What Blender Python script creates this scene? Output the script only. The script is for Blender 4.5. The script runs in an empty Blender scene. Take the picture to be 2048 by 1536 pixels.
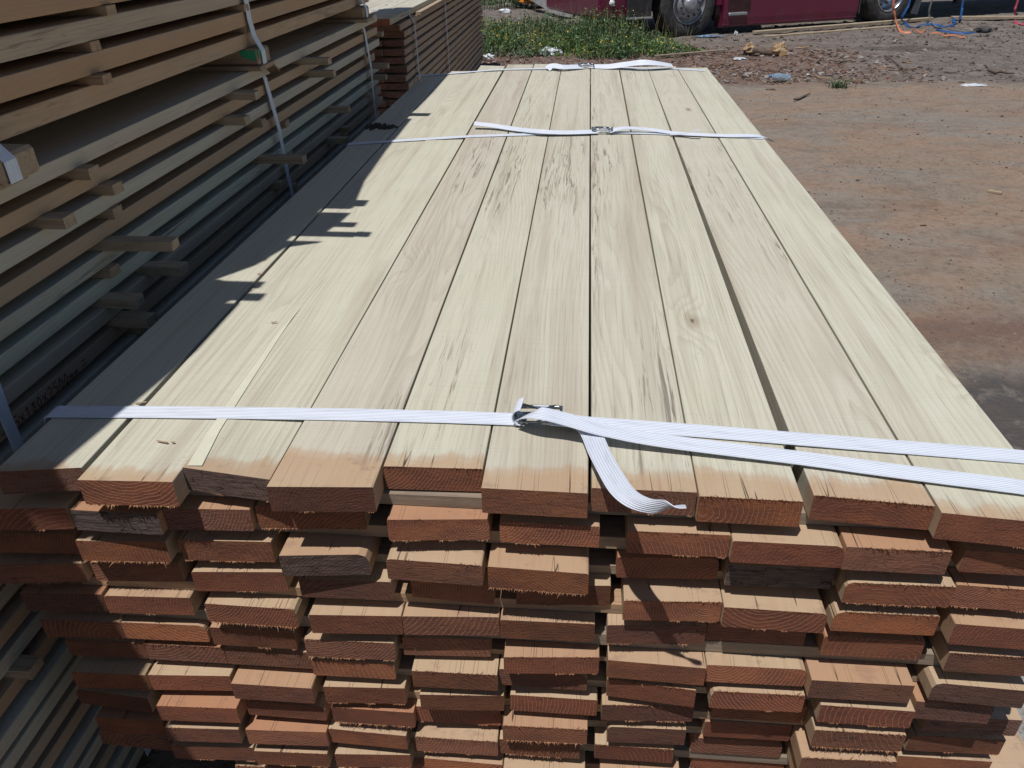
import bpy, math, random
from mathutils import Vector, Matrix, noise
import numpy as np
R = math.radians
scene = bpy.context.scene
col = scene.collection

# ------------------------------------------------------------------ camera, world, sun
FPX, HC = 1538.0, 1.75
CAM = Vector((0, 0, HC))
def cam_axes(b=(157, -933), roll=1.0):
    y = Vector((b[0], -b[1], -FPX)).normalized()
    a = R(roll); up = Vector((-math.sin(a), math.cos(a), 0))
    z = (up + Vector((0, 0, -(up.dot(y)) / y.z))).normalized()
    return Matrix((y.cross(z), y, z))
AX = cam_axes()
cd = bpy.data.cameras.new('camera'); cam = bpy.data.objects.new('camera', cd); col.objects.link(cam)
cd.sensor_width = 36; cd.lens = FPX / 2048 * 36; cd.clip_start = 0.02; cd.clip_end = 600
cam.matrix_world = Matrix.Translation(CAM) @ AX.to_4x4()
scene.camera = cam

SX, SY = 0.19, 0.30
SUN = Vector((-SX, -SY, 1.0)).normalized()          # towards the sun
wd = bpy.data.worlds.new('World'); scene.world = wd; wd.use_nodes = True
wn = wd.node_tree; bg = wn.nodes['Background']
sky = wn.nodes.new('ShaderNodeTexSky'); sky.sky_type = 'NISHITA'; sky.sun_disc = False
sky.sun_elevation = math.asin(SUN.z); sky.sun_rotation = math.atan2(SUN.x, SUN.y)
wn.links.new(sky.outputs[0], bg.inputs[0]); bg.inputs[1].default_value = 0.052; sky.ozone_density = 3.5; sky.air_density = 1.2; sky.dust_density = 0.4
sl = bpy.data.lights.new('sun', 'SUN'); sl.energy = 4.0; sl.angle = R(0.5); sl.color = (1.0, 0.965, 0.925)
so = bpy.data.objects.new('sun', sl); col.objects.link(so)
so.rotation_euler = SUN.to_track_quat('Z', 'Y').to_euler()
scene.view_settings.view_transform = 'Standard'; scene.view_settings.look = 'None'
scene.view_settings.exposure = 0.0; scene.view_settings.gamma = 1.0

def ray(px, py): return AX @ Vector((px - 1024, 768 - py, -FPX))
def onz(px, py, z):
    d = ray(px, py); return CAM + d * ((z - HC) / d.z)
def onx(px, py, x):
    d = ray(px, py); return CAM + d * (x / d.x)
def ony(px, py, y):
    d = ray(px, py); return CAM + d * (y / d.y)

# ------------------------------------------------------------------ helpers
rng = random.Random(7)
def tag(o, label=None, cat=None, group=None, kind=None):
    for k, v in (('label', label), ('category', cat), ('group', group), ('kind', kind)):
        if v: o[k] = v
    return o
def empty(name, loc, rz=0.0):
    o = bpy.data.objects.new(name, None); col.objects.link(o); o.location = loc; o.rotation_euler.z = rz
    o.empty_display_size = 0.1
    return o
class MB:
    def __init__(s): s.v = []; s.f = []; s.m = []; s.uv = {}; s.sm = []
    def add(s, vs, fs, m=0, smooth=False):
        k = len(s.v); s.v += [tuple(v) for v in vs]
        for f in fs: s.f.append(tuple(i + k for i in f)); s.m.append(m); s.sm.append(smooth)
    def box(s, c, d, m=0, rot=None, bev=0.0):
        x, y, z = (k / 2 for k in d)
        if bev > 0:
            vs = []; b = bev
            for sx in (-1, 1):
                for sy in (-1, 1):
                    for sz in (-1, 1):
                        vs += [Vector((sx * x, sy * (y - b), sz * (z - b))), Vector((sx * (x - b), sy * y, sz * (z - b))), Vector((sx * (x - b), sy * (y - b), sz * z))]
            g = lambda sx, sy, sz, a: ((0 if sx < 0 else 1) * 4 + (0 if sy < 0 else 1) * 2 + (0 if sz < 0 else 1)) * 3 + a
            fs = []
            for q in (-1, 1):
                fs.append([g(q, -1, -1, 0), g(q, 1, -1, 0), g(q, 1, 1, 0), g(q, -1, 1, 0)][::q])
                fs.append([g(-1, q, -1, 1), g(-1, q, 1, 1), g(1, q, 1, 1), g(1, q, -1, 1)][::q])
                fs.append([g(-1, -1, q, 2), g(1, -1, q, 2), g(1, 1, q, 2), g(-1, 1, q, 2)][::q])
            for a in (-1, 1):
                for b2 in (-1, 1):
                    fs.append([g(a, b2, -1, 0), g(a, b2, -1, 1), g(a, b2, 1, 1), g(a, b2, 1, 0)][::(1 if a * b2 < 0 else -1)])
                    fs.append([g(a, -1, b2, 0), g(a, -1, b2, 2), g(a, 1, b2, 2), g(a, 1, b2, 0)][::(1 if a * b2 > 0 else -1)])
                    fs.append([g(-1, a, b2, 1), g(-1, a, b2, 2), g(1, a, b2, 2), g(1, a, b2, 1)][::(1 if a * b2 < 0 else -1)])
                    for c2 in (-1, 1):
                        fs.append([g(a, b2, c2, 0), g(a, b2, c2, 1), g(a, b2, c2, 2)][::(1 if a * b2 * c2 > 0 else -1)])
        else:
            vs = [Vector((sx * x, sy * y, sz * z)) for sx in (-1, 1) for sy in (-1, 1) for sz in (-1, 1)]
            fs = [(0, 1, 3, 2), (4, 6, 7, 5), (0, 4, 5, 1), (2, 3, 7, 6), (0, 2, 6, 4), (1, 5, 7, 3)]
        if rot is not None: vs = [rot @ v for v in vs]
        s.add([v + Vector(c) for v in vs], fs, m)
    def tube(s, pts, r, n=8, m=0, cap=True, smooth=True):
        pts = [Vector(p) for p in pts]; rr = r if isinstance(r, (list, tuple)) else [r] * len(pts)
        vs = []
        for i, p in enumerate(pts):
            t = (pts[min(i + 1, len(pts) - 1)] - pts[max(i - 1, 0)]).normalized()
            a = t.cross(Vector((0, 0, 1)));
            if a.length < 0.05: a = t.cross(Vector((0, 1, 0)))
            a.normalize(); b = t.cross(a)
            for k in range(n):
                q = 2 * math.pi * k / n; vs.append(p + (a * math.cos(q) + b * math.sin(q)) * rr[i])
        fs = []
        for i in range(len(pts) - 1):
            for k in range(n):
                k2 = (k + 1) % n; fs.append((i * n + k, i * n + k2, (i + 1) * n + k2, (i + 1) * n + k))
        if cap: fs.append(tuple(range(n))[::-1]); fs.append(tuple(range((len(pts) - 1) * n, len(pts) * n)))
        s.add(vs, fs, m, smooth)
    def lathe(s, prof, axis_o, ax, up, n=48, m=0, smooth=True):   # prof: (radius, along-axis)
        ax = Vector(ax).normalized(); up = Vector(up).normalized(); sd = ax.cross(up)
        vs = []
        for r, h in prof:
            for k in range(n):
                q = 2 * math.pi * k / n
                vs.append(Vector(axis_o) + ax * h + (up * math.cos(q) + sd * math.sin(q)) * r)
        fs = []
        for i in range(len(prof) - 1):
            for k in range(n):
                k2 = (k + 1) % n; fs.append((i * n + k, (i + 1) * n + k, (i + 1) * n + k2, i * n + k2))
        s.add(vs, fs, m, smooth)
    def build(s, name, mats, parent=None, loc=None):
        me = bpy.data.meshes.new(name)
        o0 = Vector(loc) if loc is not None else Vector((0, 0, 0))
        me.from_pydata([(v[0] - o0.x, v[1] - o0.y, v[2] - o0.z) for v in s.v] if loc is not None else s.v, [], s.f)
        for mt in (mats if isinstance(mats, (list, tuple)) else [mats]): me.materials.append(mt)
        me.polygons.foreach_set('material_index', s.m); me.polygons.foreach_set('use_smooth', s.sm)
        if s.uv:
            ul = me.uv_layers.new(name='UVMap')
            for p in me.polygons:
                for li in p.loop_indices:
                    ul.data[li].uv = s.uv.get(me.loops[li].vertex_index, (0, 0))
        me.update()
        o = bpy.data.objects.new(name, me); col.objects.link(o)
        if loc is not None: o.location = o0
        if parent is not None: o.parent = parent
        return o
    def ribbon(s, pts, w, th=0.0012, m=0):
        """pts: list of (position, side direction); a flat band of width w."""
        k0 = len(s.v); L = 0; n = len(pts)
        for i, (p, sd) in enumerate(pts):
            p = Vector(p); sd = Vector(sd).normalized()
            t = (Vector(pts[min(i + 1, n - 1)][0]) - Vector(pts[max(i - 1, 0)][0])).normalized()
            nn = t.cross(sd).normalized()
            if i: L += (p - Vector(pts[i - 1][0])).length
            ww = w[i] if isinstance(w, (list, tuple)) else w
            for j, u in enumerate((-0.5, -0.25, 0, 0.25, 0.5)):
                s.uv[k0 + i * 10 + j] = (u + 0.5, L); s.v.append(tuple(p + sd * u * ww + nn * th / 2))
            for j, u in enumerate((-0.5, -0.25, 0, 0.25, 0.5)):
                s.uv[k0 + i * 10 + 5 + j] = (u + 0.5, L); s.v.append(tuple(p + sd * u * ww - nn * th / 2))
        def q(a, b, c, d): s.f.append((a + k0, b + k0, c + k0, d + k0)); s.m.append(m); s.sm.append(False)
        for i in range(n - 1):
            a = i * 10; b = a + 10
            for j in range(4):
                q(a + j, b + j, b + j + 1, a + j + 1); q(a + 5 + j, a + 6 + j, b + 6 + j, b + 5 + j)
            q(a, a + 5, b + 5, b); q(a + 4, b + 4, b + 9, a + 9)
def smooth_path(pts, n=6):
    out = []
    for i in range(len(pts) - 1):
        p0 = Vector(pts[max(i - 1, 0)]); p1 = Vector(pts[i]); p2 = Vector(pts[i + 1]); p3 = Vector(pts[min(i + 2, len(pts) - 1)])
        for k in range(n):
            t = k / n
            out.append(0.5 * ((2 * p1) + (p2 - p0) * t + (2 * p0 - 5 * p1 + 4 * p2 - p3) * t * t + (3 * p1 - p0 - 3 * p2 + p3) * t ** 3))
    out.append(Vector(pts[-1])); return out

# ------------------------------------------------------------------ node materials
class NT:
    def __init__(s, name):
        s.mat = bpy.data.materials.new(name); s.mat.use_nodes = True
        s.t = s.mat.node_tree; s.p = s.t.nodes['Principled BSDF']
    def n(s, ty, ins=None, **kw):
        nd = s.t.nodes.new('ShaderNode' + ty)
        for k, v in kw.items(): setattr(nd, k, v)
        for k, v in (ins or {}).items(): s.set(nd.inputs[k], v)
        return nd
    def set(s, sock, v):
        if isinstance(v, bpy.types.NodeSocket): s.t.links.new(v, sock)
        elif isinstance(v, (tuple, list)) and len(v) == 3 and sock.type == 'RGBA': sock.default_value = (*v, 1)
        else: sock.default_value = v
    def m(s, op, a, b=0.0, c=0.0, clamp=False):
        nd = s.n('Math', {0: a, 1: b, 2: c}, operation=op, use_clamp=clamp); return nd.outputs[0]
    def mix(s, f, a, b, mode='MIX'):
        nd = s.n('Mix', data_type='RGBA', blend_type=mode)
        s.set(nd.inputs[0], f); s.set(nd.inputs[6], a); s.set(nd.inputs[7], b); return nd.outputs[2]
    def noise(s, vec, scale=5.0, detail=3.0, rough=0.5, dist=0.0, dim='3D'):
        nd = s.n('TexNoise', {'Vector': vec, 'Scale': scale, 'Detail': detail, 'Roughness': rough, 'Distortion': dist}); return nd.outputs[0]
    def vmul(s, vec, k): return s.n('VectorMath', {0: vec, 1: k}, operation='MULTIPLY').outputs[0]
    def vadd(s, vec, k): return s.n('VectorMath', {0: vec, 1: k}, operation='ADD').outputs[0]
    def ss(s, v, lo, hi, a=0.0, b=1.0):
        nd = s.n('MapRange', {0: v, 1: lo, 2: hi, 3: a, 4: b}, interpolation_type='SMOOTHSTEP'); return nd.outputs[0]
    def comb(s, x, y, z): return s.n('CombineXYZ', {0: x, 1: y, 2: z}).outputs[0]
    def bump(s, h, strength=0.5, dist=0.001, prev=None):
        nd = s.n('Bump', {'Height': h, 'Strength': strength, 'Distance': dist})
        if prev is not None: s.set(nd.inputs['Normal'], prev)
        return nd.outputs[0]
    def out(s, color=None, rough=None, normal=None, **kw):
        if color is not None: s.set(s.p.inputs['Base Color'], color)
        if rough is not None: s.set(s.p.inputs['Roughness'], rough)
        if normal is not None: s.set(s.p.inputs['Normal'], normal)
        for k, v in kw.items(): s.set(s.p.inputs[k], v)
        return s.mat

def wood_common(w):
    tc = w.n('TexCoord').outputs['Object']
    sp = w.n('SeparateXYZ', {0: tc}).outputs
    oi = w.n('ObjectInfo')
    cs = w.n('SeparateColor', {0: oi.outputs['Color']}).outputs
    return tc, sp, oi, cs

def make_wood():
    """Sawn faces: R = tone, G = pith offset, B = weathering, alpha = length of the tan end stain."""
    w = NT('sawn_wood'); tc, sp, oi, cs = wood_common(w)
    x, y, z = sp[0], sp[1], sp[2]; rnd = oi.outputs['Random']
    off = w.comb(w.m('MULTIPLY', rnd, 37.0), w.m('MULTIPLY', rnd, 91.0), w.m('MULTIPLY', rnd, 53.0))
    P = w.vadd(tc, off)
    slow = w.noise(w.vmul(P, (2.0, 0.55, 2.0)), 1.0, 2.0)
    slow2 = w.noise(w.vmul(P, (9.0, 0.9, 9.0)), 1.0, 2.0)
    px = w.m('ADD', w.m('MULTIPLY', w.m('SUBTRACT', cs[1], 0.5), 0.24), w.m('MULTIPLY', w.m('SUBTRACT', slow, 0.5), 0.20))
    pz = w.m('ADD', w.m('MULTIPLY', rnd, 0.10), w.m('MULTIPLY', w.m('SUBTRACT', slow2, 0.5), 0.07))
    dx = w.m('SUBTRACT', x, px); dz = w.m('ADD', z, pz)
    r = w.m('SQRT', w.m('ADD', w.m('MULTIPLY', dx, dx), w.m('MULTIPLY', dz, dz)))
    warp = w.noise(w.vmul(P, (22, 1.6, 22)), 1.0, 3.0)
    r = w.m('ADD', r, w.m('MULTIPLY', warp, 0.010))
    kv = w.n('TexVoronoi', {'Vector': w.vmul(P, (6.5, 2.3, 0.0)), 'Scale': 1.0}, voronoi_dimensions='2D')
    kc = w.n('SeparateColor', {0: kv.outputs['Color']}).outputs
    keep = w.m('GREATER_THAN', kc[0], 0.90)
    kd = w.m('ADD', kv.outputs['Distance'], w.m('MULTIPLY', w.m('SUBTRACT', w.noise(P, 45.0, 3.0), 0.5), 0.05))
    r = w.m('ADD', r, w.m('MULTIPLY', w.m('MULTIPLY', w.ss(kd, 0.0, 0.34, 1.0, 0.0), keep), 0.020))
    ring = w.m('FRACT', w.m('MULTIPLY', r, 150.0))
    ring = w.ss(ring, 0.35, 1.0)
    fibre = w.noise(w.vmul(P, (420, 5.0, 420)), 1.0, 3.0, 0.6)
    band = w.noise(w.vmul(P, (34, 0.8, 34)), 1.0, 3.0, 0.6)
    blot = w.noise(P, 6.0, 3.0, 0.55)
    pale = w.mix(blot, (0.52, 0.51, 0.39), (0.58, 0.565, 0.47))
    dove = w.mix(blot, (0.48, 0.445, 0.36), (0.55, 0.515, 0.43))
    tan = w.mix(blot, (0.40, 0.225, 0.115), (0.48, 0.30, 0.165))
    base = w.mix(w.ss(cs[0], 0.0, 0.3), pale, dove)
    base = w.mix(w.n('MapRange', {0: cs[0], 1: 0.3, 2: 0.9, 3: 0.0, 4: 1.0}).outputs[0], base, tan)
    base = w.mix(w.m('MULTIPLY', w.m('MULTIPLY', ring, w.ss(w.noise(w.vmul(P, (7, .9, 7)), 1.0, 2.0), .32, .62, .15, 1.0)), 0.38), base, w.mix(0.5, base, (0.20, 0.15, 0.10)))
    base = w.mix(w.ss(band, 0.48, 0.72, 0.0, 0.32), base, (0.29, 0.225, 0.17))
    broad = w.noise(w.vmul(P, (9, 0.6, 9)), 1.0, 3.0, 0.6)
    base = w.mix(w.ss(broad, 0.50, 0.68, 0.0, 0.36), base, (0.34, 0.27, 0.21))
    kcore = w.m('MULTIPLY', keep, w.m('GREATER_THAN', kc[1], 0.70))
    base = w.mix(w.m('MULTIPLY', w.ss(kd, 0.03, 0.12, 0.5, 0.0), kcore), base, (0.24, 0.15, 0.09))
    base = w.mix(w.m('MULTIPLY', w.ss(kd, 0.012, 0.034, 0.75, 0.0), kcore), base, (0.075, 0.045, 0.03))
    base = w.mix(w.ss(fibre, 0.50, 0.78, 0.0, 0.42), base, (0.20, 0.155, 0.11))
    # dark mineral streaks in some boards
    st = w.noise(w.vmul(P, (80, 3.2, 80)), 1.0, 5.0, 0.68, 1.6)
    stm = w.noise(w.vmul(P, (8, 0.7, 8)), 1.0, 3.0)
    sel = w.m('GREATER_THAN', w.m('FRACT', w.m('MULTIPLY', rnd, 7.13)), 0.45)
    sk = w.m('MULTIPLY', w.m('MULTIPLY', w.ss(st, 0.52, 0.64), w.ss(stm, 0.49, 0.62)), w.m('MULTIPLY', sel, 0.72))
    base = w.mix(sk, base, (0.115, 0.085, 0.065))
    # tan stain near the cut end, ragged edge
    e1 = w.noise(w.vmul(P, (20, 6, 3)), 1.0, 4.0, 0.55); e2 = w.noise(w.vmul(P, (130, 2, 2)), 1.0, 2.0)
    yy = w.m('ADD', y, w.m('ADD', w.m('MULTIPLY', w.m('SUBTRACT', e1, 0.5), 0.085), w.m('MULTIPLY', w.m('SUBTRACT', e2, 0.5), 0.020)))
    stain = w.ss(w.m('SUBTRACT', yy, oi.outputs['Alpha']), -0.022, 0.010, 1.0, 0.0)
    tanend = w.mix(w.noise(w.vmul(P, (14, 14, 14)), 1.0, 4.0), (0.40, 0.245, 0.135), (0.44, 0.31, 0.19))
    tanend = w.mix(w.m('MULTIPLY', w.ss(cs[0], .3, 1.0), 0.85), tanend, (0.34, 0.135, 0.070))
    tanend = w.mix(w.ss(w.noise(w.vmul(P, (22, 30, 22)), 1.0, 4.0, .65), .56, .70, 0, .5), tanend, (0.22, 0.105, 0.075))
    rim = w.ss(w.m('ABSOLUTE', w.m('ADD', w.m('SUBTRACT', yy, oi.outputs['Alpha']), 0.004)), 0.0, 0.010, 0.35, 0.0)
    base = w.mix(w.m('MULTIPLY', stain, 0.80), base, tanend)
    base = w.mix(w.m('MULTIPLY', rim, stain), base, (0.36, 0.19, 0.10))
    # drying cracks near the end
    ck = w.noise(w.vmul(P, (55, 1.1, 0.0)), 1.0, 1.0)
    ck = w.ss(w.m('ABSOLUTE', w.m('SUBTRACT', ck, 0.60)), 0.001, 0.006, 1.0, 0.0)
    ck = w.m('MULTIPLY', ck, w.ss(w.m('ADD', y, w.m('MULTIPLY', e1, 0.12)), 0.07, 0.13, 1.0, 0.0))
    base = w.mix(ck, base, (0.06, 0.035, 0.02))
    # dirt specks and weathering
    sp1 = w.noise(P, 160.0, 2.0, 0.5)
    base = w.mix(w.ss(sp1, 0.73, 0.78, 0.0, 0.55), base, (0.10, 0.07, 0.05))
    wea = w.noise(w.vmul(P, (40, 4, 40)), 1.0, 4.0, 0.7)
    wk = w.m('MULTIPLY', cs[2], w.ss(w.m('ADD', y, w.m('MULTIPLY', oi.outputs['Alpha'], 3.0)), -0.2, 0.30, 1.0, 0.0))
    base = w.mix(w.m('MULTIPLY', wk, w.ss(wea, 0.25, 0.65, 0.35, 1.0)), base, (0.20, 0.165, 0.13))
    saw = w.n('TexNoise', {'Vector': w.vmul(P, (3.0, 420, 3.0)), 'Scale': 1.0, 'Detail': 1.0}).outputs[0]
    base = w.mix(w.ss(saw, 0.55, 0.75, 0.0, 0.13), base, (0.30, 0.25, 0.18))
    h = w.m('ADD', w.m('MULTIPLY', fibre, 0.8), w.m('ADD', w.m('MULTIPLY', saw, 0.5), w.m('MULTIPLY', ck, -3.0)))
    nb = w.bump(h, 0.55, 0.0007)
    return w.out(base, 0.62, nb)

def make_end():
    """Cut ends: growth rings round a pith that differs from board to board."""
    w = NT('end_grain'); tc, sp, oi, cs = wood_common(w)
    x, y, z = sp[0], sp[1], sp[2]; rnd = oi.outputs['Random']
    off = w.comb(w.m('MULTIPLY', rnd, 37.0), w.m('MULTIPLY', rnd, 91.0), w.m('MULTIPLY', rnd, 53.0))
    P = w.vadd(tc, off)
    r2 = w.m('FRACT', w.m('MULTIPLY', rnd, 13.7))
    px = w.m('MULTIPLY', w.m('SUBTRACT', cs[1], 0.5), 0.30)
    pz = w.m('MULTIPLY', w.m('SUBTRACT', r2, 0.42), 0.26)
    dx = w.m('SUBTRACT', x, px); dz = w.m('SUBTRACT', z, pz)
    r = w.m('SQRT', w.m('ADD', w.m('MULTIPLY', dx, dx), w.m('MULTIPLY', dz, dz)))
    r = w.m('ADD', r, w.m('MULTIPLY', w.noise(w.vmul(P, (28, 3, 28)), 1.0, 3.0), 0.012))
    dens = w.m('ADD', 115.0, w.m('MULTIPLY', w.m('FRACT', w.m('MULTIPLY', rnd, 29.3)), 130.0))
    rf = w.m('FRACT', w.m('MULTIPLY', r, dens))
    late = w.ss(rf, 0.55, 0.95); thin = w.m('MULTIPLY', w.ss(rf, 0.70, 0.86), w.ss(rf, 0.86, 1.0, 1.0, 0.0))
    ton = w.m('FRACT', w.m('MULTIPLY', rnd, 5.77))
    c0 = w.mix(ton, (0.265, 0.072, 0.038), (0.335, 0.120, 0.054))
    c0 = w.mix(w.m('GREATER_THAN', w.m('FRACT', w.m('MULTIPLY', rnd, 17.9)), 0.90), c0, (0.36, 0.115, 0.042))
    c0 = w.mix(w.ss(w.noise(w.vmul(P, (14, 4, 30)), 1.0, 3.0), 0.35, 0.65, 0.0, 0.6), c0, (0.14, 0.044, 0.030))
    c0 = w.mix(w.m('MULTIPLY', late, 0.6), c0, (0.085, 0.026, 0.016))
    c0 = w.mix(w.m('MULTIPLY', thin, 0.8), c0, (0.47, 0.25, 0.135))
    fine = w.noise(P, 1400.0, 2.0, 0.6); mid = w.noise(w.vmul(P, (90, 90, 300)), 1.0, 3.0, 0.6)
    c0 = w.mix(w.ss(fine, 0.55, 0.75, 0.0, 0.35), c0, (0.32, 0.17, 0.10))
    c0 = w.mix(w.ss(mid, 0.52, 0.72, 0.0, 0.4), c0, (0.06, 0.024, 0.018))
    vv = w.m('ADD', 0.58, w.m('MULTIPLY', w.m('FRACT', w.m('MULTIPLY', rnd, 41.3)), 0.62))
    c0 = w.mix(1.0, c0, w.comb(vv, vv, vv), 'MULTIPLY')
    # weathered ends: grey-black with checks following the rings
    gw = w.noise(w.vmul(P, (30, 30, 260)), 1.0, 4.0, 0.7)
    grey = w.mix(w.ss(gw, 0.35, 0.65), (0.045, 0.034, 0.032), (0.155, 0.115, 0.10))
    c0 = w.mix(cs[2], c0, grey)
    ck = w.noise(w.vmul(P, (18, 3, 60)), 1.0, 1.5)
    ck = w.ss(w.m('ABSOLUTE', w.m('SUBTRACT', ck, 0.5)), 0.002, 0.010, 1.0, 0.0)
    ck = w.m('MULTIPLY', ck, w.m('ADD', w.m('MULTIPLY', cs[2], 0.9), w.m('MULTIPLY', w.m('GREATER_THAN', w.m('FRACT', w.m('MULTIPLY', rnd, 3.3)), 0.8), 0.25)), clamp=True)
    c0 = w.mix(ck, c0, (0.02, 0.012, 0.01))
    h = w.m('ADD', w.m('MULTIPLY', late, 0.5), w.m('ADD', w.m('MULTIPLY', fine, 0.9), w.m('ADD', w.m('MULTIPLY', mid, 1.1), w.m('MULTIPLY', ck, -3.0))))
    return w.out(c0, 0.85, w.bump(h, 0.9, 0.0016))

def simple(name, c1, c2=None, scale=20.0, rough=0.6, bump=0.0, bscale=None, bd=0.002, stretch=(1, 1, 1), **kw):
    w = NT(name); tc = w.n('TexCoord').outputs['Object']; v = w.vmul(tc, stretch)
    f = w.noise(v, scale, 4.0, 0.6)
    c = w.mix(w.ss(f, 0.3, 0.7), c1, c2 or c1)
    nb = w.bump(w.noise(v, bscale or scale * 3, 4.0, 0.6), bump, bd) if bump else None
    return w.out(c, rough, nb, **kw)

def make_strap(name, c, lines=8.0):
    w = NT(name); uv = w.n('TexCoord').outputs['UV']; sp = w.n('SeparateXYZ', {0: uv}).outputs
    rib = w.m('SINE', w.m('MULTIPLY', sp[0], lines * 6.283))
    d = w.noise(w.comb(w.m('MULTIPLY', sp[0], 3.0), w.m('MULTIPLY', sp[1], 12.0), 0.0), 1.0, 4.0, 0.65)
    cc = w.mix(w.ss(d, 0.45, 0.75, 0.0, 0.5), c, tuple(k * 0.62 for k in c))
    cc = w.mix(w.ss(rib, -1.0, 0.0, 0.22, 0.0), cc, tuple(k * 0.6 for k in c))
    return w.out(cc, 0.5, w.bump(rib, 0.6, 0.0007))

WOOD = make_wood(); END = make_end()
FIB = simple('torn_fibre', (0.42, 0.22, 0.11), (0.20, 0.085, 0.05), 60, 0.85)
STRAP = make_strap('white_woven_strap', (0.68, 0.73, 0.83))
WIRE = simple('galvanised_wire', (0.34, 0.37, 0.42), (0.24, 0.26, 0.30), 90, 0.38, Metallic=1.0)
BMATS = [WOOD, END, FIB]

# ------------------------------------------------------------------ ground
def ghz(x, y):
    v = noise.noise(Vector((x * 0.35, y * 0.35, 3.1))) * 0.020 + noise.noise(Vector((x * 1.3, y * 1.9, 7.7))) * 0.010
    far = min(max((y - 10.0 + 0.25 * noise.noise(Vector((x * 0.8, 0, 0)))) / 0.22, 0), 1)
    v += far * (0.010 + 0.016 * noise.noise(Vector((x * 3.1, y * 3.1, 1.0))) + 0.014 * noise.noise(Vector((x * 9, y * 9, 2.0))))
    d = max(abs(x - 0.0) - 1.6, abs(y - 2.0) - 3.0, 0)
    return v * min(1.0, 0.35 + d * 0.5) - 0.012
def axis(lo, hi, dense0, dense1, step, grow=1.25):
    a = list(np.arange(dense0, dense1 + step / 2, step)); s = step; v = dense1
    while v < hi: s *= grow; v += s; a.append(v)
    s = step; v = dense0
    while v > lo: s *= grow; v -= s; a.insert(0, v)
    return a
xs = axis(-220, 260, -4, 9.5, 0.085); ys = axis(-60, 400, 0.6, 20, 0.085)
vs = [(x, y, ghz(x, y)) for y in ys for x in xs]; nx = len(xs)
g = MB(); g.add(vs, [(j * nx + i, j * nx + i + 1, (j + 1) * nx + i + 1, (j + 1) * nx + i) for j in range(len(ys) - 1) for i in range(nx - 1)], 0, True)
def make_ground():
    w = NT('yard_dirt'); tc = w.n('TexCoord').outputs['Object']; sp = w.n('SeparateXYZ', {0: tc}).outputs
    x, y = sp[0], sp[1]
    big = w.noise(w.vmul(tc, (0.55, 1.1, 1)), 1.0, 5.0, 0.6, 0.8)
    med = w.noise(w.vmul(tc, (1.3, 2.4, 1)), 1.0, 5.0, 0.62, 0.5)
    fin = w.noise(tc, 26.0, 6.0, 0.72); spk = w.noise(tc, 85.0, 3.0, 0.6)
    c = w.mix(w.ss(med, 0.36, 0.62), (0.250, 0.200, 0.155), (0.295, 0.200, 0.140))
    c = w.mix(w.ss(big, 0.44, 0.62, 0.0, 0.85), c, (0.245, 0.225, 0.195))
    red = w.noise(w.vmul(tc, (0.8, 2.0, 1)), 1.3, 4.0, 0.6, 0.7)
    c = w.mix(w.ss(red, 0.55, 0.72, 0.0, 0.6), c, (0.20, 0.112, 0.075))
    # beyond the track: grey, coarse, littered soil
    yb = w.m('ADD', y, w.m('MULTIPLY', w.m('SUBTRACT', w.noise(w.vmul(tc, (1.1, 1.1, 1)), 1.0, 3.0), 0.5), 0.9))
    far = w.ss(yb, 9.95, 10.35)
    soil = w.mix(w.ss(w.noise(tc, 3.2, 6.0, 0.7), 0.38, 0.62), (0.115, 0.093, 0.082), (0.205, 0.178, 0.160))
    soil = w.mix(w.ss(w.noise(tc, 14.0, 4.0, 0.7), 0.55, 0.66, 0.0, 0.75), soil, (0.075, 0.055, 0.045))
    bark = w.m('MULTIPLY', w.ss(x, 2.9, 4.4, 1.0, 0.0), w.ss(y, 12.6, 13.6, 1.0, 0.0))
    soil = w.mix(w.m('MULTIPLY', bark, w.ss(w.noise(tc, 8.0, 5.0, 0.7), 0.35, 0.6)), soil, (0.165, 0.088, 0.060))
    c = w.mix(far, c, soil)
    # wet dark hollow beside the stack and the pale concrete-dust corner
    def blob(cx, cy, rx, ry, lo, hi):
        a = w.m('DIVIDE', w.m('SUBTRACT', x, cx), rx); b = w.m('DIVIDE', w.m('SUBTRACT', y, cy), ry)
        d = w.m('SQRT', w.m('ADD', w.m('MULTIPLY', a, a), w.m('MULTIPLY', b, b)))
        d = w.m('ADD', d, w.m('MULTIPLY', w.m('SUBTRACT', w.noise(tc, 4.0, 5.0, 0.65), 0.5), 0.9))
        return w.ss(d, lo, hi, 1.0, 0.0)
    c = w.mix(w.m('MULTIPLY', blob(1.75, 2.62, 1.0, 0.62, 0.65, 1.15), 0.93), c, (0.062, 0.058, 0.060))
    c = w.mix(w.m('MULTIPLY', blob(2.3, 3.5, 0.9, 0.34, 0.2, 1.4), 0.55), c, (0.165, 0.09, 0.062))
    c = w.mix(w.m('MULTIPLY', blob(1.9, 3.55, 1.0, 0.16, 0.4, 1.2), 0.5), c, (0.16, 0.085, 0.065))
    c = w.mix(w.m('MULTIPLY', blob(4.9, 12.9, 1.0, 0.28, 0.5, 1.1), 0.85), c, (0.065, 0.05, 0.045))
    c = w.mix(blob(1.15, 1.15, 0.55, 0.5, 0.6, 1.1), c, (0.40, 0.40, 0.385))
    c = w.mix(w.ss(fin, 0.45, 0.72, 0.0, 0.6), c, (0.11, 0.082, 0.065))
    c = w.mix(w.ss(w.noise(w.vmul(tc, (1.0, 2.4, 1)), 1.1, 7.0, 0.74, 1.0), .48, .66, 0, .45), c, (0.135, 0.105, 0.085))
    mot = w.noise(tc, 8.0, 7.0, 0.75, .4)
    c = w.mix(w.ss(mot, .50, .66, 0, .35), c, (0.13, 0.09, 0.065))
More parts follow.
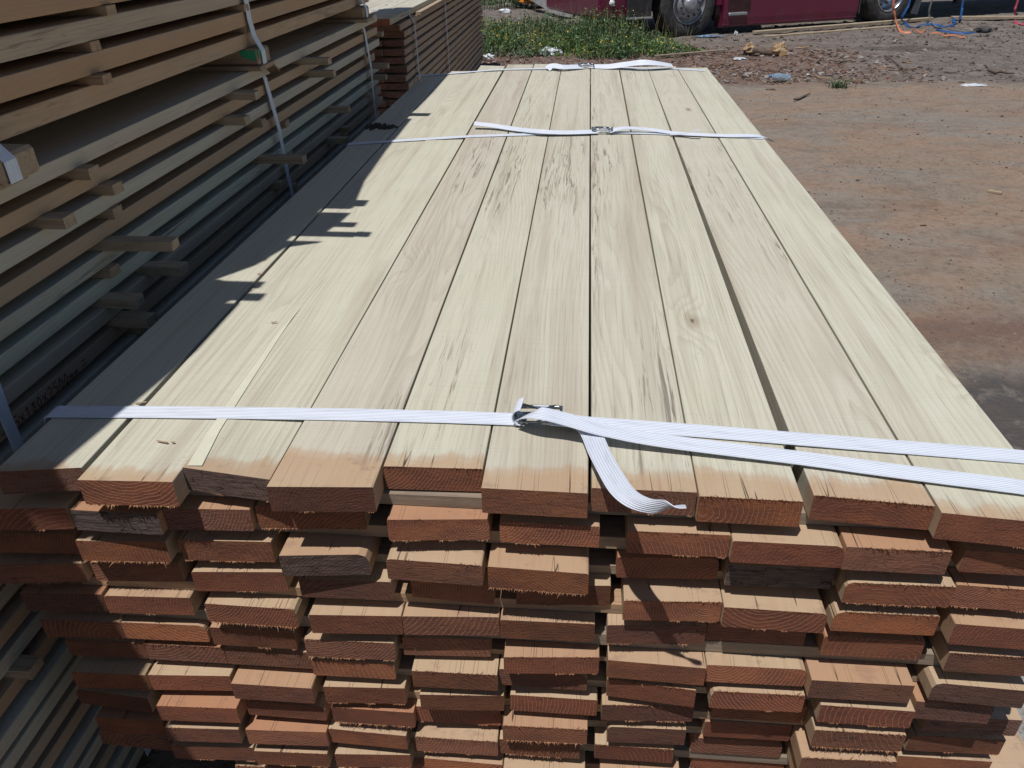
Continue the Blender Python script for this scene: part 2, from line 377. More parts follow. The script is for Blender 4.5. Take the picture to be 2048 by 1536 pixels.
    c = w.mix(w.ss(mot, .50, .34, 0, .35), c, (0.31, 0.26, 0.21))
    c = w.mix(w.ss(spk, 0.68, 0.74, 0.0, 0.7), c, (0.10, 0.075, 0.06))
    c = w.mix(w.ss(spk, 0.24, 0.30, 0.6, 0.0), c, (0.48, 0.45, 0.40))
    h = w.m('ADD', w.m('MULTIPLY', fin, 1.0), w.m('ADD', w.m('MULTIPLY', spk, 0.6), w.m('MULTIPLY', med, 1.5)))
    return w.out(c, 0.9, w.bump(h, 0.9, 0.02))
go = g.build('ground', make_ground()); tag(go, kind='structure')

# ------------------------------------------------------------------ boards
def board(name, fx, fy, bx, by, zt, th, seed, tone=0.0, wea=0.0, stain=0.05, fringe=(0, 0), bev=0.0018, skew=0.0, pith=None, bow=0.0, tilt=0.0, wane=0.0):
    """fx=(xl,xr) fy=(yl,yr) at the front end, bx, by at the back, zt top height, th thickness."""
    rg = random.Random(seed); m = MB()
    xm = (fx[0] + fx[1]) / 2; y0 = min(fy); org = Vector((xm, y0, zt - th))
    S = [0.0, 0.006, 0.05, 0.3, 0.6, 0.9, 1.0] if abs(by[0] - fy[0]) > 0.5 else [0.0, 0.5, 1.0]
    rad = bev
    def section(t):
        xl = fx[0] + (bx[0] - fx[0]) * t; xr = fx[1] + (bx[1] - fx[1]) * t
        yl = fy[0] + (by[0] - fy[0]) * t; yr = fy[1] + (by[1] - fy[1]) * t
        b = bow * math.sin(math.pi * t)
        z0 = zt - th + skew * t; z1 = zt + skew * t
        pts = []
        rr = [rad * (0.6 + 0.8 * rgk[k]) for k in range(4)]
        w1 = wane
        for (x, z, sx, sz, q) in ((xl, z0, 1, 1, 0), (xr, z0, -1, 1, 1), (xr, z1, -1, -1, 2), (xl, z1, 1, -1, 3)):
            r = rr[q] + (w1 if q == wq else 0)
            a = (x + b, z + sz * r); c = (x + b + sx * r, z)
            mid = (x + b + sx * r * 0.3, z + sz * r * 0.3)
            pts += ([a, mid, c] if q in (0, 2) else [c, mid, a])
        out = []
        for (px, pz) in pts:
            f = (px - xl) / max(xr - xl, 1e-6); tz = tilt * (f - 0.5)
            jit = 0.0
            out.append(Vector((px, yl + (yr - yl) * f + jit, pz + tz)))
        return out
    rgk = [rg.random() for _ in range(4)]; wq = rg.choice((2, 3))
    n = 12
    secs = [section(t) for t in S]
    m.add([v for s in secs for v in s], [], 0)
    for i in range(len(S) - 1):
        for k in range(n):
            k2 = (k + 1) % n
            m.f.append((i * n + k, i * n + k2, (i + 1) * n + k2, (i + 1) * n + k)); m.m.append(0); m.sm.append(False)
    m.f.append(tuple(range(n))); m.m.append(1); m.sm.append(False)
    m.f.append(tuple(range((len(S) - 1) * n, len(S) * n))[::-1]); m.m.append(1); m.sm.append(False)
    # torn fibres on the saw-exit edges of the cut end
    for edge, amt in ((0, fringe[0]), (1, fringe[1])):
        if amt <= 0: continue
        L = fx[1] - fx[0]; k = 0.003
        ph = rg.random() * 9
        while k < L - 0.003:
            dens = noise.noise(Vector((k * 30, seed * 1.7 + edge * 5, ph)))
            if dens > 0.35 - amt * 0.75:
                f = k / L; xx = fx[0] + k; yy = fy[0] + (fy[1] - fy[0]) * f - 0.0005
                zz = (zt - th if edge == 0 else zt) + tilt * (f - 0.5)
                ln = rg.uniform(0.0012, 0.0042) * (0.6 + .7 * amt) * (2.2 if rg.random() < 0.07 else 1.0)
                wv = rg.uniform(0.0004, 0.0010)
                dr = Vector((rg.uniform(-0.9, 0.9), rg.uniform(-0.9, 0.3), (-1 if edge == 0 else 0.6) * rg.uniform(0.2, 1))).normalized() * ln
                p = Vector((xx, yy, zz)); q = p + dr + Vector((rg.uniform(-.001, .001), 0, 0))
                a = p + Vector((-wv, 0, 0)); b = p + Vector((wv, 0, 0)); c = p + Vector((0, 0.0022, 0.0008 * (1 if edge == 0 else -1)))
                m.add([a, b, c, q], [(0, 1, 3), (1, 2, 3), (2, 0, 3)], 2)
            k += rg.uniform(0.0006, 0.0026)
    o = m.build(name, BMATS, None, org)
    o.color = (tone, rg.random() if pith is None else pith, wea, stain)
    return o

ORD = ['first', 'second', 'third', 'fourth', 'fifth', 'sixth', 'seventh', 'eighth', 'ninth', 'tenth', 'eleventh', 'twelfth', 'thirteenth', 'fourteenth', 'fifteenth',
       'sixteenth', 'seventeenth', 'eighteenth', 'nineteenth', 'twentieth', 'twenty-first', 'twenty-second', 'twenty-third', 'twenty-fourth', 'twenty-fifth', 'twenty-sixth']
T = {
1:[(-40,943,168,935),(160,960,350,963),(362,936,537,955),(533,974,745,974),(763,932,965,937),(961,975,1178,985),(1185,976,1397,985),(1403,992,1620,1003),(1651,990,1885,1012),(1910,1037,2130,1052)],
2:[(-60,1018,131,1016),(139,1020,314,1029),(320,1017,498,1019),(509,1012,728,1014),(773,1040,978,1038),(999,1043,1200,1053),(1256,1061,1462,1071),(1465,1081,1692,1094),(1694,1094,1906,1104),(1932,1100,2125,1113)],
3:[(-50,1066,148,1068),(150,1082,330,1084),(355,1080,541,1084),(557,1112,736,1108),(771,1117,964,1132),(975,1133,1178,1148),(1235,1114,1440,1118),(1456,1130,1672,1137),(1694,1164,1913,1175),(1915,1170,2115,1184)],
4:[(-30,1130,162,1127),(180,1125,357,1127),(381,1143,568,1145),(596,1157,781,1164),(820,1156,987,1170),(1032,1170,1222,1172),(1248,1201,1445,1205),(1447,1214,1657,1228),(1670,1223,1882,1233),(1911,1248,2105,1262)],
5:[(39,1185,201,1189),(205,1191,379,1196),(408,1207,590,1219),(617,1229,802,1233),(804,1233,998,1234),(1000,1240,1190,1248),(1215,1250,1414,1252),(1417,1243,1616,1255),(1650,1272,1852,1283),(1900,1305,2090,1318)],
6:[(78,1240,238,1244),(240,1244,410,1252),(418,1255,587,1264),(607,1278,788,1287),(804,1276,980,1279),(1007,1314,1199,1315),(1216,1320,1413,1337),(1414,1329,1616,1340),(1624,1360,1830,1372),(1869,1365,2060,1383)],
7:[(129,1280,285,1285),(287,1287,445,1295),(447,1295,617,1305),(621,1319,788,1328),(823,1342,994,1350),(998,1338,1175,1350),(1215,1358,1393,1381),(1424,1382,1612,1391),(1642,1410,1832,1423),(1834,1402,1990,1415)],
8:[(141,1344,289,1350),(295,1350,459,1352),(461,1367,623,1377),(646,1373,809,1377),(839,1389,1007,1392),(1020,1389,1195,1401),(1204,1409,1389,1413),(1428,1403,1616,1415),(1624,1459,1814,1471),(1854,1430,2046,1441)],
9:[(148,1377,295,1397),(312,1412,472,1417),(490,1401,648,1413),(662,1414,827,1426),(831,1412,1001,1422),(1005,1451,1175,1459),(1216,1453,1373,1460),(1411,1443,1585,1453),(1604,1515,1795,1524),(1821,1471,2013,1479)],
10:[(189,1434,324,1443),(328,1455,476,1459),(490,1459,652,1465),(654,1457,812,1472),(830,1473,995,1484),(999,1478,1160,1490),(1190,1489,1348,1499),(1385,1475,1567,1487),(1600,1558,1785,1566),(1797,1511,1985,1524)],
11:[(195,1461,336,1477),(340,1490,505,1496),(507,1502,654,1508),(669,1508,820,1510),(848,1516,1005,1530),(1000,1545,1170,1552),(1200,1540,1360,1548),(1385,1512,1570,1525),(1595,1600,1775,1608),(1780,1560,1965,1570)],
}
ZR = [1.08, 1.012, 0.944, 0.881, 0.817, 0.748, 0.691, 0.63, 0.567, 0.505, 0.440]
TH = 0.0415
# ---- the ten boards of the top layer
zt = ZR[0]
nearx = [(0, 932), (169, 935), (365, 935), (535, 965), (765, 930), (962, 965), (1180, 980), (1397, 990), (1618, 1003), (1885, 1030), (2020, 900)]
farx = [(858, 142), (902, 140), (955, 140), (1007, 140), (1064, 140), (1122, 140), (1181, 140), (1239, 140), (1297, 140), (1357, 140), (1407, 140)]
gaps = [(0, 0), (.010, .002), (.0008, .0008), (.0035, .0125), (.0035, .005), (.003, .003), (.0045, .005), (.002, .006), (.013, .001), (.0025, .003), (0, 0)]
lines = []
for a, b in zip(nearx, farx):
    A = onz(*a, zt); B = onz(*b, zt); k = (B.x - A.x) / (B.y - A.y); lines.append((A.x - k * A.y, k))
farpix = [148, 142, 131, 129, 128, 134, 135, 134, 133, 136]
looks1 = ['shaded leftmost board of the top layer, with a dark rough cut end', 'top layer board cracked along its end, beside the shaded leftmost board',
 'top layer board with grey weathered slanting end and pale sapwood streak', 'top layer board with pinkish grain lines, jutting past the grey weathered end',
 'top layer board set back between two jutting boards, left of the wire buckle', 'top layer board under the wire buckle, with a small dark knot near its end',
 'streaky top layer board where the loose strap tail hangs over', 'pale plain top layer board left of the widest gap',
 'top layer board right of the widest gap, smiling growth rings on its end', 'yellowish outermost right board of the top layer with arched grain']
tops = []
tone1 = [0.10, 0.12, 0.05, 0.30, 0.10, 0.16, 0.14, 0.06, 0.16, 0.02]
wea1 = [0.45, 0.0, 0.85, 0.15, 0.0, 0.25, 0.3, 0.0, 0.0, 0.0]
stn1 = [0.028, 0.034, 0.040, 0.080, 0.036, 0.055, 0.040, 0.058, 0.055, 0.038]
pith1 = [0.2, 0.5, 0.9, 0.7, 0.15, 0.05, 0.55, 0.3, 0.5, 0.85]
for i in range(10):
    xl, yl, xr, yr = T[1][i]
    Yl = onz(xl, yl, zt).y; Yr = onz(xr, yr, zt).y
    if i == 9: Yl, Yr = 0.815, 0.80
    far = onz(1100, farpix[i], zt).y
    yf = (Yl + Yr) / 2
    def lx(j, y): return lines[j][0] + lines[j][1] * y
    fx = (lx(i, yf) + gaps[i][0] / 2, lx(i + 1, yf) - gaps[i + 1][0] / 2)
    if i == 9: fx = (fx[0], fx[0] + 0.158)
    if i == 8: fx = (fx[0] + 0.004, fx[1])
    bx = (lx(i, far) + gaps[i][1] / 2, lx(i + 1, far) - gaps[i + 1][1] / 2)
    if i == 9: bx = (bx[0], bx[0] + 0.150)
    fr = {1: (1.0, 0), 4: (0.0, 0.6), 7: (0, 0.9), 8: (0, 1.0), 0: (0, 0.2)}.get(i, (0.15, 0.0))
    o = board('timber_board', fx, (Yl, Yr), bx, (far, far + 0.004), zt - 0.0006 * (i % 3), TH + (0.003 if i % 2 else 0), 100 + i, tone1[i], wea1[i], stn1[i], fr, pith=pith1[i], bow=rng.uniform(-.0008, .0008),
              tilt=(-0.005 if i == 2 else rng.uniform(-0.001, 0.001)), bev=0.0012)
    tag(o, looks1[i], 'board', 'boards of the near timber stack'); tops.append(o)
sa = [onz(*p, zt + 0.0022) for p in ((374, 931), (404, 931), (440, 860), (500, 765), (560, 672), (601, 612), (545, 680), (470, 785), (410, 872))]
b3 = tops[2]; m = MB(); m.add([p - b3.location for p in sa], [tuple(range(len(sa)))])
m.build('sapwood_streak', [simple('sapwood', (0.60, 0.59, 0.48), (0.55, 0.54, 0.42), 30, .7)], b3)
# ---- the layers below, seen by their cut ends
adj = ['reddish brown', 'dark brown', 'warm brown', 'dull red']
special = {(2, 1): ('black weathered cracked', 0.95), (3, 3): ('pale-topped weathered cracked', 0.8), (3, 7): ('black weathered', 1.0), (2, 2): ('rough greyish', 0.4), (7, 9): ('grey', 0.5), (8, 9): ('grey-brown', 0.6), (6, 9): ('grey-brown', 0.45), (2, 4): ('arched-grain', 0.0)}
special.pop((2, 4))
rowword = ORD
for rrow in range(2, 17):
    prev_r = -9.0
    for c in range(10):
        sd = rrow * 20 + c; rg = random.Random(sd * 3 + 1)
        if rrow <= 11:
            xl, yl, xr, yr = T[rrow][c]; z = ZR[rrow - 1]
            A = onz(xl, yl, z); B = onz(xr, yr, z); ym = (A.y + B.y) / 2
            if abs(ym - 0.83) > 0.050:
                z = ony((xl + xr) / 2, (yl + yr) / 2, 0.83 + (0.02 if ym > 0.83 else -0.02)).z
                # keep clear of the board above
                A = onz(xl, yl, z); B = onz(xr, yr, z); ym = (A.y + B.y) / 2
            sk = max(-0.012, min(0.012, (B.y - A.y) / 2))
            x0, x1 = A.x, B.x; Y0, Y1 = ym - sk, ym + sk
        else:
            z = ZR[10] - 0.0625 * (rrow - 11) - 0.002
            x0 = -0.62 + c * 0.152 + rg.uniform(-.006, .006); x1 = x0 + 0.146; ym = 0.83 + rg.uniform(-.02, .03); Y0 = ym - .003; Y1 = ym + .003
        if x0 < prev_r + 0.0015: x0 = prev_r + 0.0015
        prev_r = x1
        if z < 0.08: continue
        w_ = x1 - x0
        far = 4.22 + rg.uniform(-0.05, 0.06)
        nm, we = special.get((rrow, c), (None, 0.0))
        if nm is None:
            q = rg.random(); we = 0.0 if q < 0.75 else rg.uniform(0.1, 0.35)
        fr = (rg.choice([0, 0, 0, 0.25, 0.5, 1.1]), rg.choice([0, 0, 0.3, 0.9]))
        if nm: fr = (0, 0)
        tn = min(1.0, max(0.0, rg.gauss(0.45, 0.3)))
        o = board('timber_board', (x0, x1), (Y0, Y1), (x0 + rg.uniform(-.002, .002), x1 + rg.uniform(-.002, .002)), (far, far), z, TH + rg.uniform(-0.002, 0.001), 400 + sd, tn, we,
                  0.30 + rg.random() * 0.4, fr, bev=rg.choice([0.001, 0.002, 0.003]), wane=(rg.uniform(0.003, 0.012) if rg.random() < 0.22 else 0), tilt=rg.uniform(-0.0015, 0.0015))
        side = f'{ORD[c]} from the left' if c < 5 else (f'{ORD[9 - c]} from the right' if c < 9 else 'at the right edge')
        fz = ', fuzzy torn edge' if fr[0] > 0.7 else ''
        tag(o, f'{nm or adj[sd % 4]} board end in the {ORD[rrow - 1]} layer down, {side}{fz}', 'board', 'boards of the near timber stack')

# crosswise spacer battens between the layers of the near stack
def batten(x0, x1, y, z0, h, w, seed, label, group='spacer battens between board layers', tone=None, yaw=0.0, name='spacer_batten', wea=0.0):
    rg = random.Random(seed); m = MB()
    L = x1 - x0
    m2 = Matrix.Rotation(yaw, 3, 'Z')
    pts = []
    n = 6
    for i in range(n + 1):
        t = i / n; p = m2 @ Vector((t * L, 0, 0)); jz = rg.uniform(-.0006, .0006)
        for (a, b) in ((-.5, 0), (.5, 0), (.5, 1), (-.5, 1)):
            wv = w * (1 + rg.uniform(-.03, .03))
            pts.append(p + m2 @ Vector((rg.uniform(-.0015, .0015) if i in (0, n) else 0, a * wv, b * h + (jz if b else -jz * 0))))
    m.add(pts, [(i * 4 + k, (i + 1) * 4 + k, (i + 1) * 4 + (k + 1) % 4, i * 4 + (k + 1) % 4) for i in range(n) for k in range(4)], 0)
    m.add([pts[k] for k in range(4)], [(3, 2, 1, 0)][::1], 1); m.add([pts[n * 4 + k] for k in range(4)], [(0, 1, 2, 3)], 1)
    me_o = m.build(name, [BATT, BATTEND], None)
    me_o.location = (x0, y, z0)
    me_o.color = (rg.random() if tone is None else tone, rg.random(), wea, 0)
    tag(me_o, label, 'batten', group)
    return me_o
def make_batt(name, end=False):
    w = NT(name); tc = w.n('TexCoord').outputs['Object']; oi = w.n('ObjectInfo')
    cs = w.n('SeparateColor', {0: oi.outputs['Color']}).outputs
    P = w.vadd(tc, w.comb(w.m('MULTIPLY', oi.outputs['Random'], 31.0), 0.0, 0.0))
    a = w.noise(w.vmul(P, (5, 150, 150) if not end else (60, 90, 60)), 1.0, 4.0, 0.65)
    b = w.noise(w.vmul(P, (12, 30, 30)), 1.0, 3.0, 0.6)
    c = w.mix(cs[0], (0.40, 0.33, 0.235), (0.38, 0.235, 0.135))
    c = w.mix(w.ss(a, 0.42, 0.72, 0.0, 0.55), c, (0.18, 0.115, 0.07))
    c = w.mix(w.ss(b, 0.52, 0.68, 0.0, 0.6), c, (0.20, 0.155, 0.115))
    c = w.mix(w.m('MULTIPLY', cs[2], 0.8), c, (0.16, 0.135, 0.115))
    return w.out(c, 0.8, w.bump(a, 0.7, 0.0015))
BATT = make_batt('batten_wood'); BATTEND = make_batt('batten_end', True)
near_zs = ZR + [ZR[10] - 0.0625 * k - 0.002 for k in range(1, 6)]
for i in range(len(near_zs) - 1):
    zb = near_zs[i] - TH - 0.0015; zl = near_zs[i + 1] + 0.0015
    if i == 0: zb -= 0.003
    h = zb - zl - 0.0006
    if h < 0.012: h = 0.012; zl = zb - h
    for s_i, yb in enumerate((0.885, 1.75, 2.9, 4.05)):
        rg = random.Random(i * 10 + s_i)
        x0 = -0.80 + (0.012 * i if i > 3 else 0) + rg.uniform(-.03, .02); x1 = 0.585 + rg.uniform(-.03, .015)
        if i == 5 and s_i == 0: x0 = -0.80
        if i == 6 and s_i == 0: x0 = -0.765
        pos = ('at the front end', 'near the front strap', 'under the middle strap', 'at the far end')[s_i]
        batten(x0, x1, yb + rg.uniform(-.012, .012), zl, h, 0.045, i * 7 + s_i, f'thin crosswise batten under the {ORD[i]} layer of the near stack, {pos}', yaw=rg.uniform(-.006, .006), wea=rg.choice([0, 0.3, 0.7]))
# bearers under the near stack
zlow = near_zs[-1] - TH
for k, yb in enumerate((1.1, 2.5, 3.9)):
    batten(-0.7, 0.68, yb, -0.02, zlow + 0.018, 0.1, 900 + k, f'thick ground bearer under the near stack, {ORD[k]} from the camera', 'ground bearers', name='ground_bearer', wea=0.6)

# ------------------------------------------------------------------ left stack (lower pack, upper pack)
LX = -1.0
lowz = [1.372 - 0.0535 * k for k in range(25)]; LTH = 0.031
tonesL = [0.42, 0.80, 0.34, 0.78, 0.10, 0.05, 0.55, 0.65, 0.3, 0.15, 0.6, 0.2]
weaL = [0.1, 0.1, 0.15, 0.25, 0.15, 0.2, 0.55, 0.6, 0.4]
colw = ['pale yellow', 'orange brown', 'greenish', 'tan brown', 'green-grey', 'pale green-grey', 'dark brown', 'dark grey-brown', 'dull brown']
for k, z in enumerate(lowz):
    rg = random.Random(5000 + k)
    xr = LX + (0.0 if k < 2 else rg.uniform(-0.012, 0.006))
    xe = xr
    for j in range(3):
        wv = 0.235; x1 = xe; x0 = x1 - wv
        fy = -2.4 + rg.uniform(-.03, .03); far = (3.92 + rg.uniform(-0.07, 0.09)) if j == 0 else 3.95 + rg.uniform(-.06, .06)  # near ends stretched back out of view, added to block sky light
        o = board('timber_board', (x0, x1), (fy, fy), (x0 + 0.0, x1 + 0.0), (far, far + rg.uniform(-.01, .01)), z + rg.uniform(-.001, .001), LTH, 5100 + k * 5 + j,
                  tonesL[k % 12] if j == 0 else 0.7, (weaL[k] if k < 9 else rg.uniform(0.3, 0.6)) if j == 0 else 0.45, -1.0, bow=rg.uniform(-.006, .004), bev=0.002)
        place = ('at the outer edge', 'just behind the edge board', 'deep inside')[j]
        tag(o, f'{colw[k % 9] if j == 0 else "shaded brown"} board {place} of the lower left pack, {ORD[k]} layer down', 'board', 'boards of the left timber packs')
        xe = x0 - 0.006
upz = [1.434 + 0.039 + 0.0588 * k for k in range(14)]; UTH = 0.039
colu = ['pinkish tan', 'rosy brown', 'yellowish brown', 'golden tan']
toneU = [0.80, 0.95, 0.62, 0.90]
for k, z in enumerate(upz):
    rg = random.Random(6000 + k)
    xr = (LX + (0, .004, .002, .004)[k]) if k < 4 else -1.045
    xe = xr
    for j in range(3):
        x1 = xe; x0 = x1 - 0.235
        fy = -2.4 + rg.uniform(-.03, .03); far = (3.90 if k == 0 else 6.45) + rg.uniform(-0.08, 0.12)  # extra length out of view, added to shade the far pack and block sky
        o = board('timber_board', (x0, x1), (fy, fy), (x0, x1), (far, far), z, UTH, 6100 + k * 5 + j, toneU[k % 4] if j == 0 else 0.8, 0.08 if j == 0 else 0.3, -1.0, bow=rg.uniform(-.003, .003), bev=0.002)
        place = ('at the outer edge', 'just behind the edge board', 'deep inside')[j]
        tag(o, f'{colu[k % 4] if j == 0 else "shaded tan"} board {place} of the upper left pack, {ORD[k]} layer up', 'board', 'boards of the left timber packs')
        xe = x0 - 0.006
# unseen boards added on top, outlined to throw the near stack's stepped shadow
TZ = upz[-1] + 0.0588
def shx(x, z=TZ): return x - SX * (z - 1.08)
def shy(y, z=TZ): return y - SY * (z - 1.08)
def sp_(px, py): return onz(px, py, 1.08) + Vector((.014, 0, 0))
PS = [[Vector((-.748, .80, 0)), sp_(380, 700), sp_(467, 606)], [sp_(467, 606) + Vector((-.03, 0, 0)), sp_(495, 580), sp_(430, 559)], [sp_(425, 557), sp_(500, 530), sp_(565, 492), sp_(635, 482)], [sp_(640, 465), sp_(672, 443), sp_(692, 425)], [sp_(697, 415), sp_(720, 362), sp_(765, 300), sp_(817, 237)], [sp_(825, 220), sp_(860, 185), sp_(900, 140)]]
PS.append([Vector((-.748, .80, 0)), Vector((-.742, 1.455, 0))])
PS.append([Vector((-.725, 1.62, 0)), Vector((-.695, 2.2, 0)), Vector((-.700, 3.2, 0)), Vector((-.722, 4.4, 0))])
q = 0
for pl in PS:
    m = MB(); TZq = TZ - (0.0588 if q >= 6 else 0); top = [Vector((shx(p.x, TZq), shy(p.y, TZq), TZq)) for p in pl]
    inn = [Vector((-1.35 if q < 6 else -1.04, p.y, TZq)) for p in top][::-1]; ring_ = top + inn; n = len(ring_)
    m.add(ring_ + [p - Vector((0, 0, UTH)) for p in ring_], [tuple(range(n)), tuple(range(n, 2 * n))[::-1]] + [(k, k + n, (k + 1) % n + n, (k + 1) % n) for k in range(n)], 0)
    o = m.build('timber_board', [WOOD], None, top[0]); o.color = (.7, .5, .1, -1.0)
    tag(o, f'unseen board added atop the left packs to cast shadow, {ORD[q]} from the camera', 'board', 'boards of the left timber packs'); q += 1
for i, (px, py) in enumerate([(513, 594), (510, 570), (728, 469), (700, 449), (722, 406), (852, 229)]):
    P_ = sp_(px, py); zb = TZ - UTH - 0.021; dz = zb + 0.01 - 1.08
    batten(-1.3, P_.x - SX * dz, P_.y - SY * dz, zb, 0.0195, 0.032 if py > 430 else 0.05, 6950 + i, f'batten jutting from below the top boards of the left packs, {ORD[i]}', yaw=0.0)

def gapz(z, zs, th):      # nearest gap (bottom height) below a board layer
    best = min(range(len(zs) - 1), key=lambda i: abs((zs[i] - th + zs[i + 1]) / 2 - z))
    return zs[best + 1] + 0.0005, zs[best] - th - zs[best + 1] - 0.001, best
stl = [((190, 492), (338, 498)), ((275, 540), (355, 551)), ((265, 592), (288, 596)), ((258, 632), (312, 634)), ((140, 338), (202, 338)), ((196, 376), (237, 376)), ((132, 440), (139, 442)),
       ((466, 186), (516, 190)), ((612, 122), (657, 123)), ((464, 238), (497, 240)), ((524, 316), (608, 320)), ((645, 148), (668, 148)), ((519, 243), (530, 245)), ((668, 218), (697, 220)), ((672, 258), (695, 262)), ((672, 282), (690, 284)),
       ((745, 68), (763, 68)), ((752, 130), (778, 131)), ((758, 152), (775, 153)), ((548, 370), (562, 372)), ((40, 1345), (62, 1350))]
used = set()
for i, (a, b) in enumerate(stl):
    root = onx(*a, LX); zb, h, li = gapz(root.z, lowz, LTH)
    d = ray(*a); yv = root.y
    mid = zb + h / 2
    root = onx(*a, LX)
    end = onz(b[0], b[1], mid)
    yv = onz(a[0], a[1], mid).y if abs(onz(a[0], a[1], mid).x - LX) < 0.06 else root.y
    xe = min(max(end.x, LX + 0.006), LX + 0.175)
    if (li, round(yv, 1)) in used: continue
    used.add((li, round(yv, 1)))
    batten(LX - 0.6, xe, yv, zb, h, 0.036, 7000 + i, f'spacer batten {"jutting far out" if xe > LX + .09 else "poking out"} of the lower left pack, gap {li + 1} down, number {i + 1} of its kind' if False else
           f'{"long" if xe > LX + .09 else "short"} batten end poking out under the {ORD[li]} layer of the lower left pack, {"near" if yv < 2 else "middle" if yv < 3.2 else "far"} row', tone=rng.uniform(0.1, 0.6), yaw=rng.uniform(-.05, .03))
# other spacers sit flush, all the way down
for li in range(24):
    zb, h = lowz[li + 1] + 0.0005, lowz[li] - LTH - lowz[li + 1] - 0.001
    for s_i, yb in enumerate((0.55, 1.5, 2.62, 3.72)):
        if any((li, round(yb + q, 1)) in used for q in (-.3, -.2, -.1, 0, .1, .2, .3)): continue
        rg = random.Random(li * 9 + s_i)
        batten(LX - 0.6, LX + rg.uniform(-.02, .02), yb + rg.uniform(-.05, .05), zb, h, 0.036, 7300 + li * 4 + s_i,
               f'flush spacer batten under the {ORD[li]} layer of the lower left pack, {("nearest", "near", "middle", "far")[s_i]} row', tone=rg.uniform(0.1, .7))
for li in range(13):
    zb, h = upz[li] + 0.0005, upz[li + 1] - UTH - upz[li] - 0.001
    for s_i, yb in enumerate((0.4, 1.62 + 0.02 * li, 2.42, 3.45)):
        rg = random.Random(li * 9 + s_i + 77)
        batten(LX - 0.6, (LX if li < 3 else -1.06) + rg.uniform(0.0, .035), yb + rg.uniform(-.04, .04), zb, h, 0.036, 7600 + li * 4 + s_i,
               f'spacer batten above the {ORD[li]} layer of the upper left pack, {("nearest", "near", "middle", "far")[s_i]} row', tone=rg.uniform(0.4, .9))
# thick bearers between the two packs
GREEN = simple('green_paint', (0.02, 0.30, 0.14), (0.03, 0.24, 0.12), 60, 0.6)
def bearer(y, w, h, z0, xe, seed, label, paint=False):
    root = empty('pack_bearer', (xe, y, z0)); tag(root, label, 'bearer', 'thick bearers between the left packs')
    m = MB(); m.box((-0.35, 0, h / 2), (0.7, w, h), 0, bev=0.006); o = m.build('block', [BATT], root); o.color = ((0.4 if seed == 1 else 0.8), .5, (.1 if seed == 1 else .3), 0)
    if paint:
        m = MB(); m.add([(0.0006, -w * 0.48, h * 0.40), (0.0006, -w * 0.25, h * 0.52), (0.0006, -w * 0.30, h * 0.93), (0.0006, -w * 0.48, h * 0.95)], [(0, 1, 2, 3)])
        m.add([(-0.05, -w / 2 - 0.0006, h * 0.5), (-0.008, -w / 2 - 0.0006, h * 0.30), (-0.008, -w / 2 - 0.0006, h * 0.93), (-0.06, -w / 2 - 0.0006, h * 0.9)], [(0, 1, 2, 3)])
        m.build('paint_mark', [GREEN], root)
    return root
bz = lowz[0] + 0.0145; bh = upz[0] - UTH - bz - 0.0006
bearer(1.215, 0.10, bh, bz, LX + 0.062, 1, 'thick pale bearer nearest the camera between the left packs')
bearer(2.42, 0.095, bh, bz, LX + 0.035, 2, 'thick bearer with a green paint mark between the left packs', True)
bearer(3.66, 0.095, bh, bz, LX + 0.035, 3, 'thick dark bearer farthest between the left packs')
for k, y in enumerate((1.205, 2.42, 3.66)):
    batten(LX - 0.6, LX + 0.03 + 0.01 * k, y, lowz[0] + 0.0015, 0.0125, 0.12, 7900 + k, f'flat packing board under the {ORD[k]} thick bearer of the left packs', tone=0.6, wea=0.2)
for k, yb in enumerate((0.5, 1.9, 3.4)):
    batten(-1.75, -1.03, yb, -0.02, lowz[-1] - LTH + 0.019, 0.1, 7950 + k, f'ground bearer under the left packs, {ORD[k]} from the camera', 'ground bearers', name='ground_bearer', wea=0.6)

# handwriting in dark red marker on a board of the lower pack, as single strokes
INK = simple('red_marker', (0.13, 0.025, 0.02), (0.09, 0.02, 0.015), 60, 0.7)
GL = {'-': [[(0, .45), (.45, .5)]], '7': [[(0, .95), (.5, 1), (.2, 0)]], '5': [[(.5, 1), (.1, .95), (.05, .55), (.4, .6), (.45, .25), (.1, 0)]], 'x': [[(0, .75), (.45, .1)], [(.45, .8), (0, .05)]],
      '1': [[(.05, .7), (.3, 1), (.2, 0)]], '8': [[(.4, .85), (.1, .85), (.4, .35), (.3, 0), (.05, .2), (.45, .9)]], '0': [[(.25, 1), (0, .5), (.2, 0), (.45, .5), (.25, 1)]],
      '2': [[(.0, .8), (.3, 1), (.45, .7), (0, 0), (.5, .05)]], 'm': [[(0, .5), (.05, 0)], [(.03, .35), (.2, .5), (.22, 0)], [(.22, .35), (.4, .5), (.42, 0)]], '=': [[(0, .75), (.5, .8)], [(0, .35), (.55, .4)]], ' ': []}
mk = MB(); cx = 0.0; ck = 0.024
for ch in '1-75x180x2500mm =':
    for st in GL[ch]:
        for (a, b) in zip(st[:-1], st[1:]):
            p = Vector((cx + a[0] * ck, a[1] * ck)); q = Vector((cx + b[0] * ck, b[1] * ck)); d = (q - p); nrm = Vector((-d.y, d.x)).normalized() * 0.0011
            mk.add([(0.0008, v.x, v.y) for v in (p + nrm, p - nrm, q - nrm, q + nrm)], [(0, 1, 2, 3)])
    cx += ck * (0.72 if ch != ' ' else 0.5)
txtz = onx(85, 775, LX).z
tb = min([o for o in col.objects if o.name.startswith('timber_board') and 'outer edge of the lower left' in o.get('label', '')], key=lambda o: abs(o.location.z + LTH / 2 - txtz))
mo = mk.build('handwriting', [INK], tb); yk = onx(0, 835, LX).y - 0.02
xmax = max(v.co.x for v in tb.data.vertices)
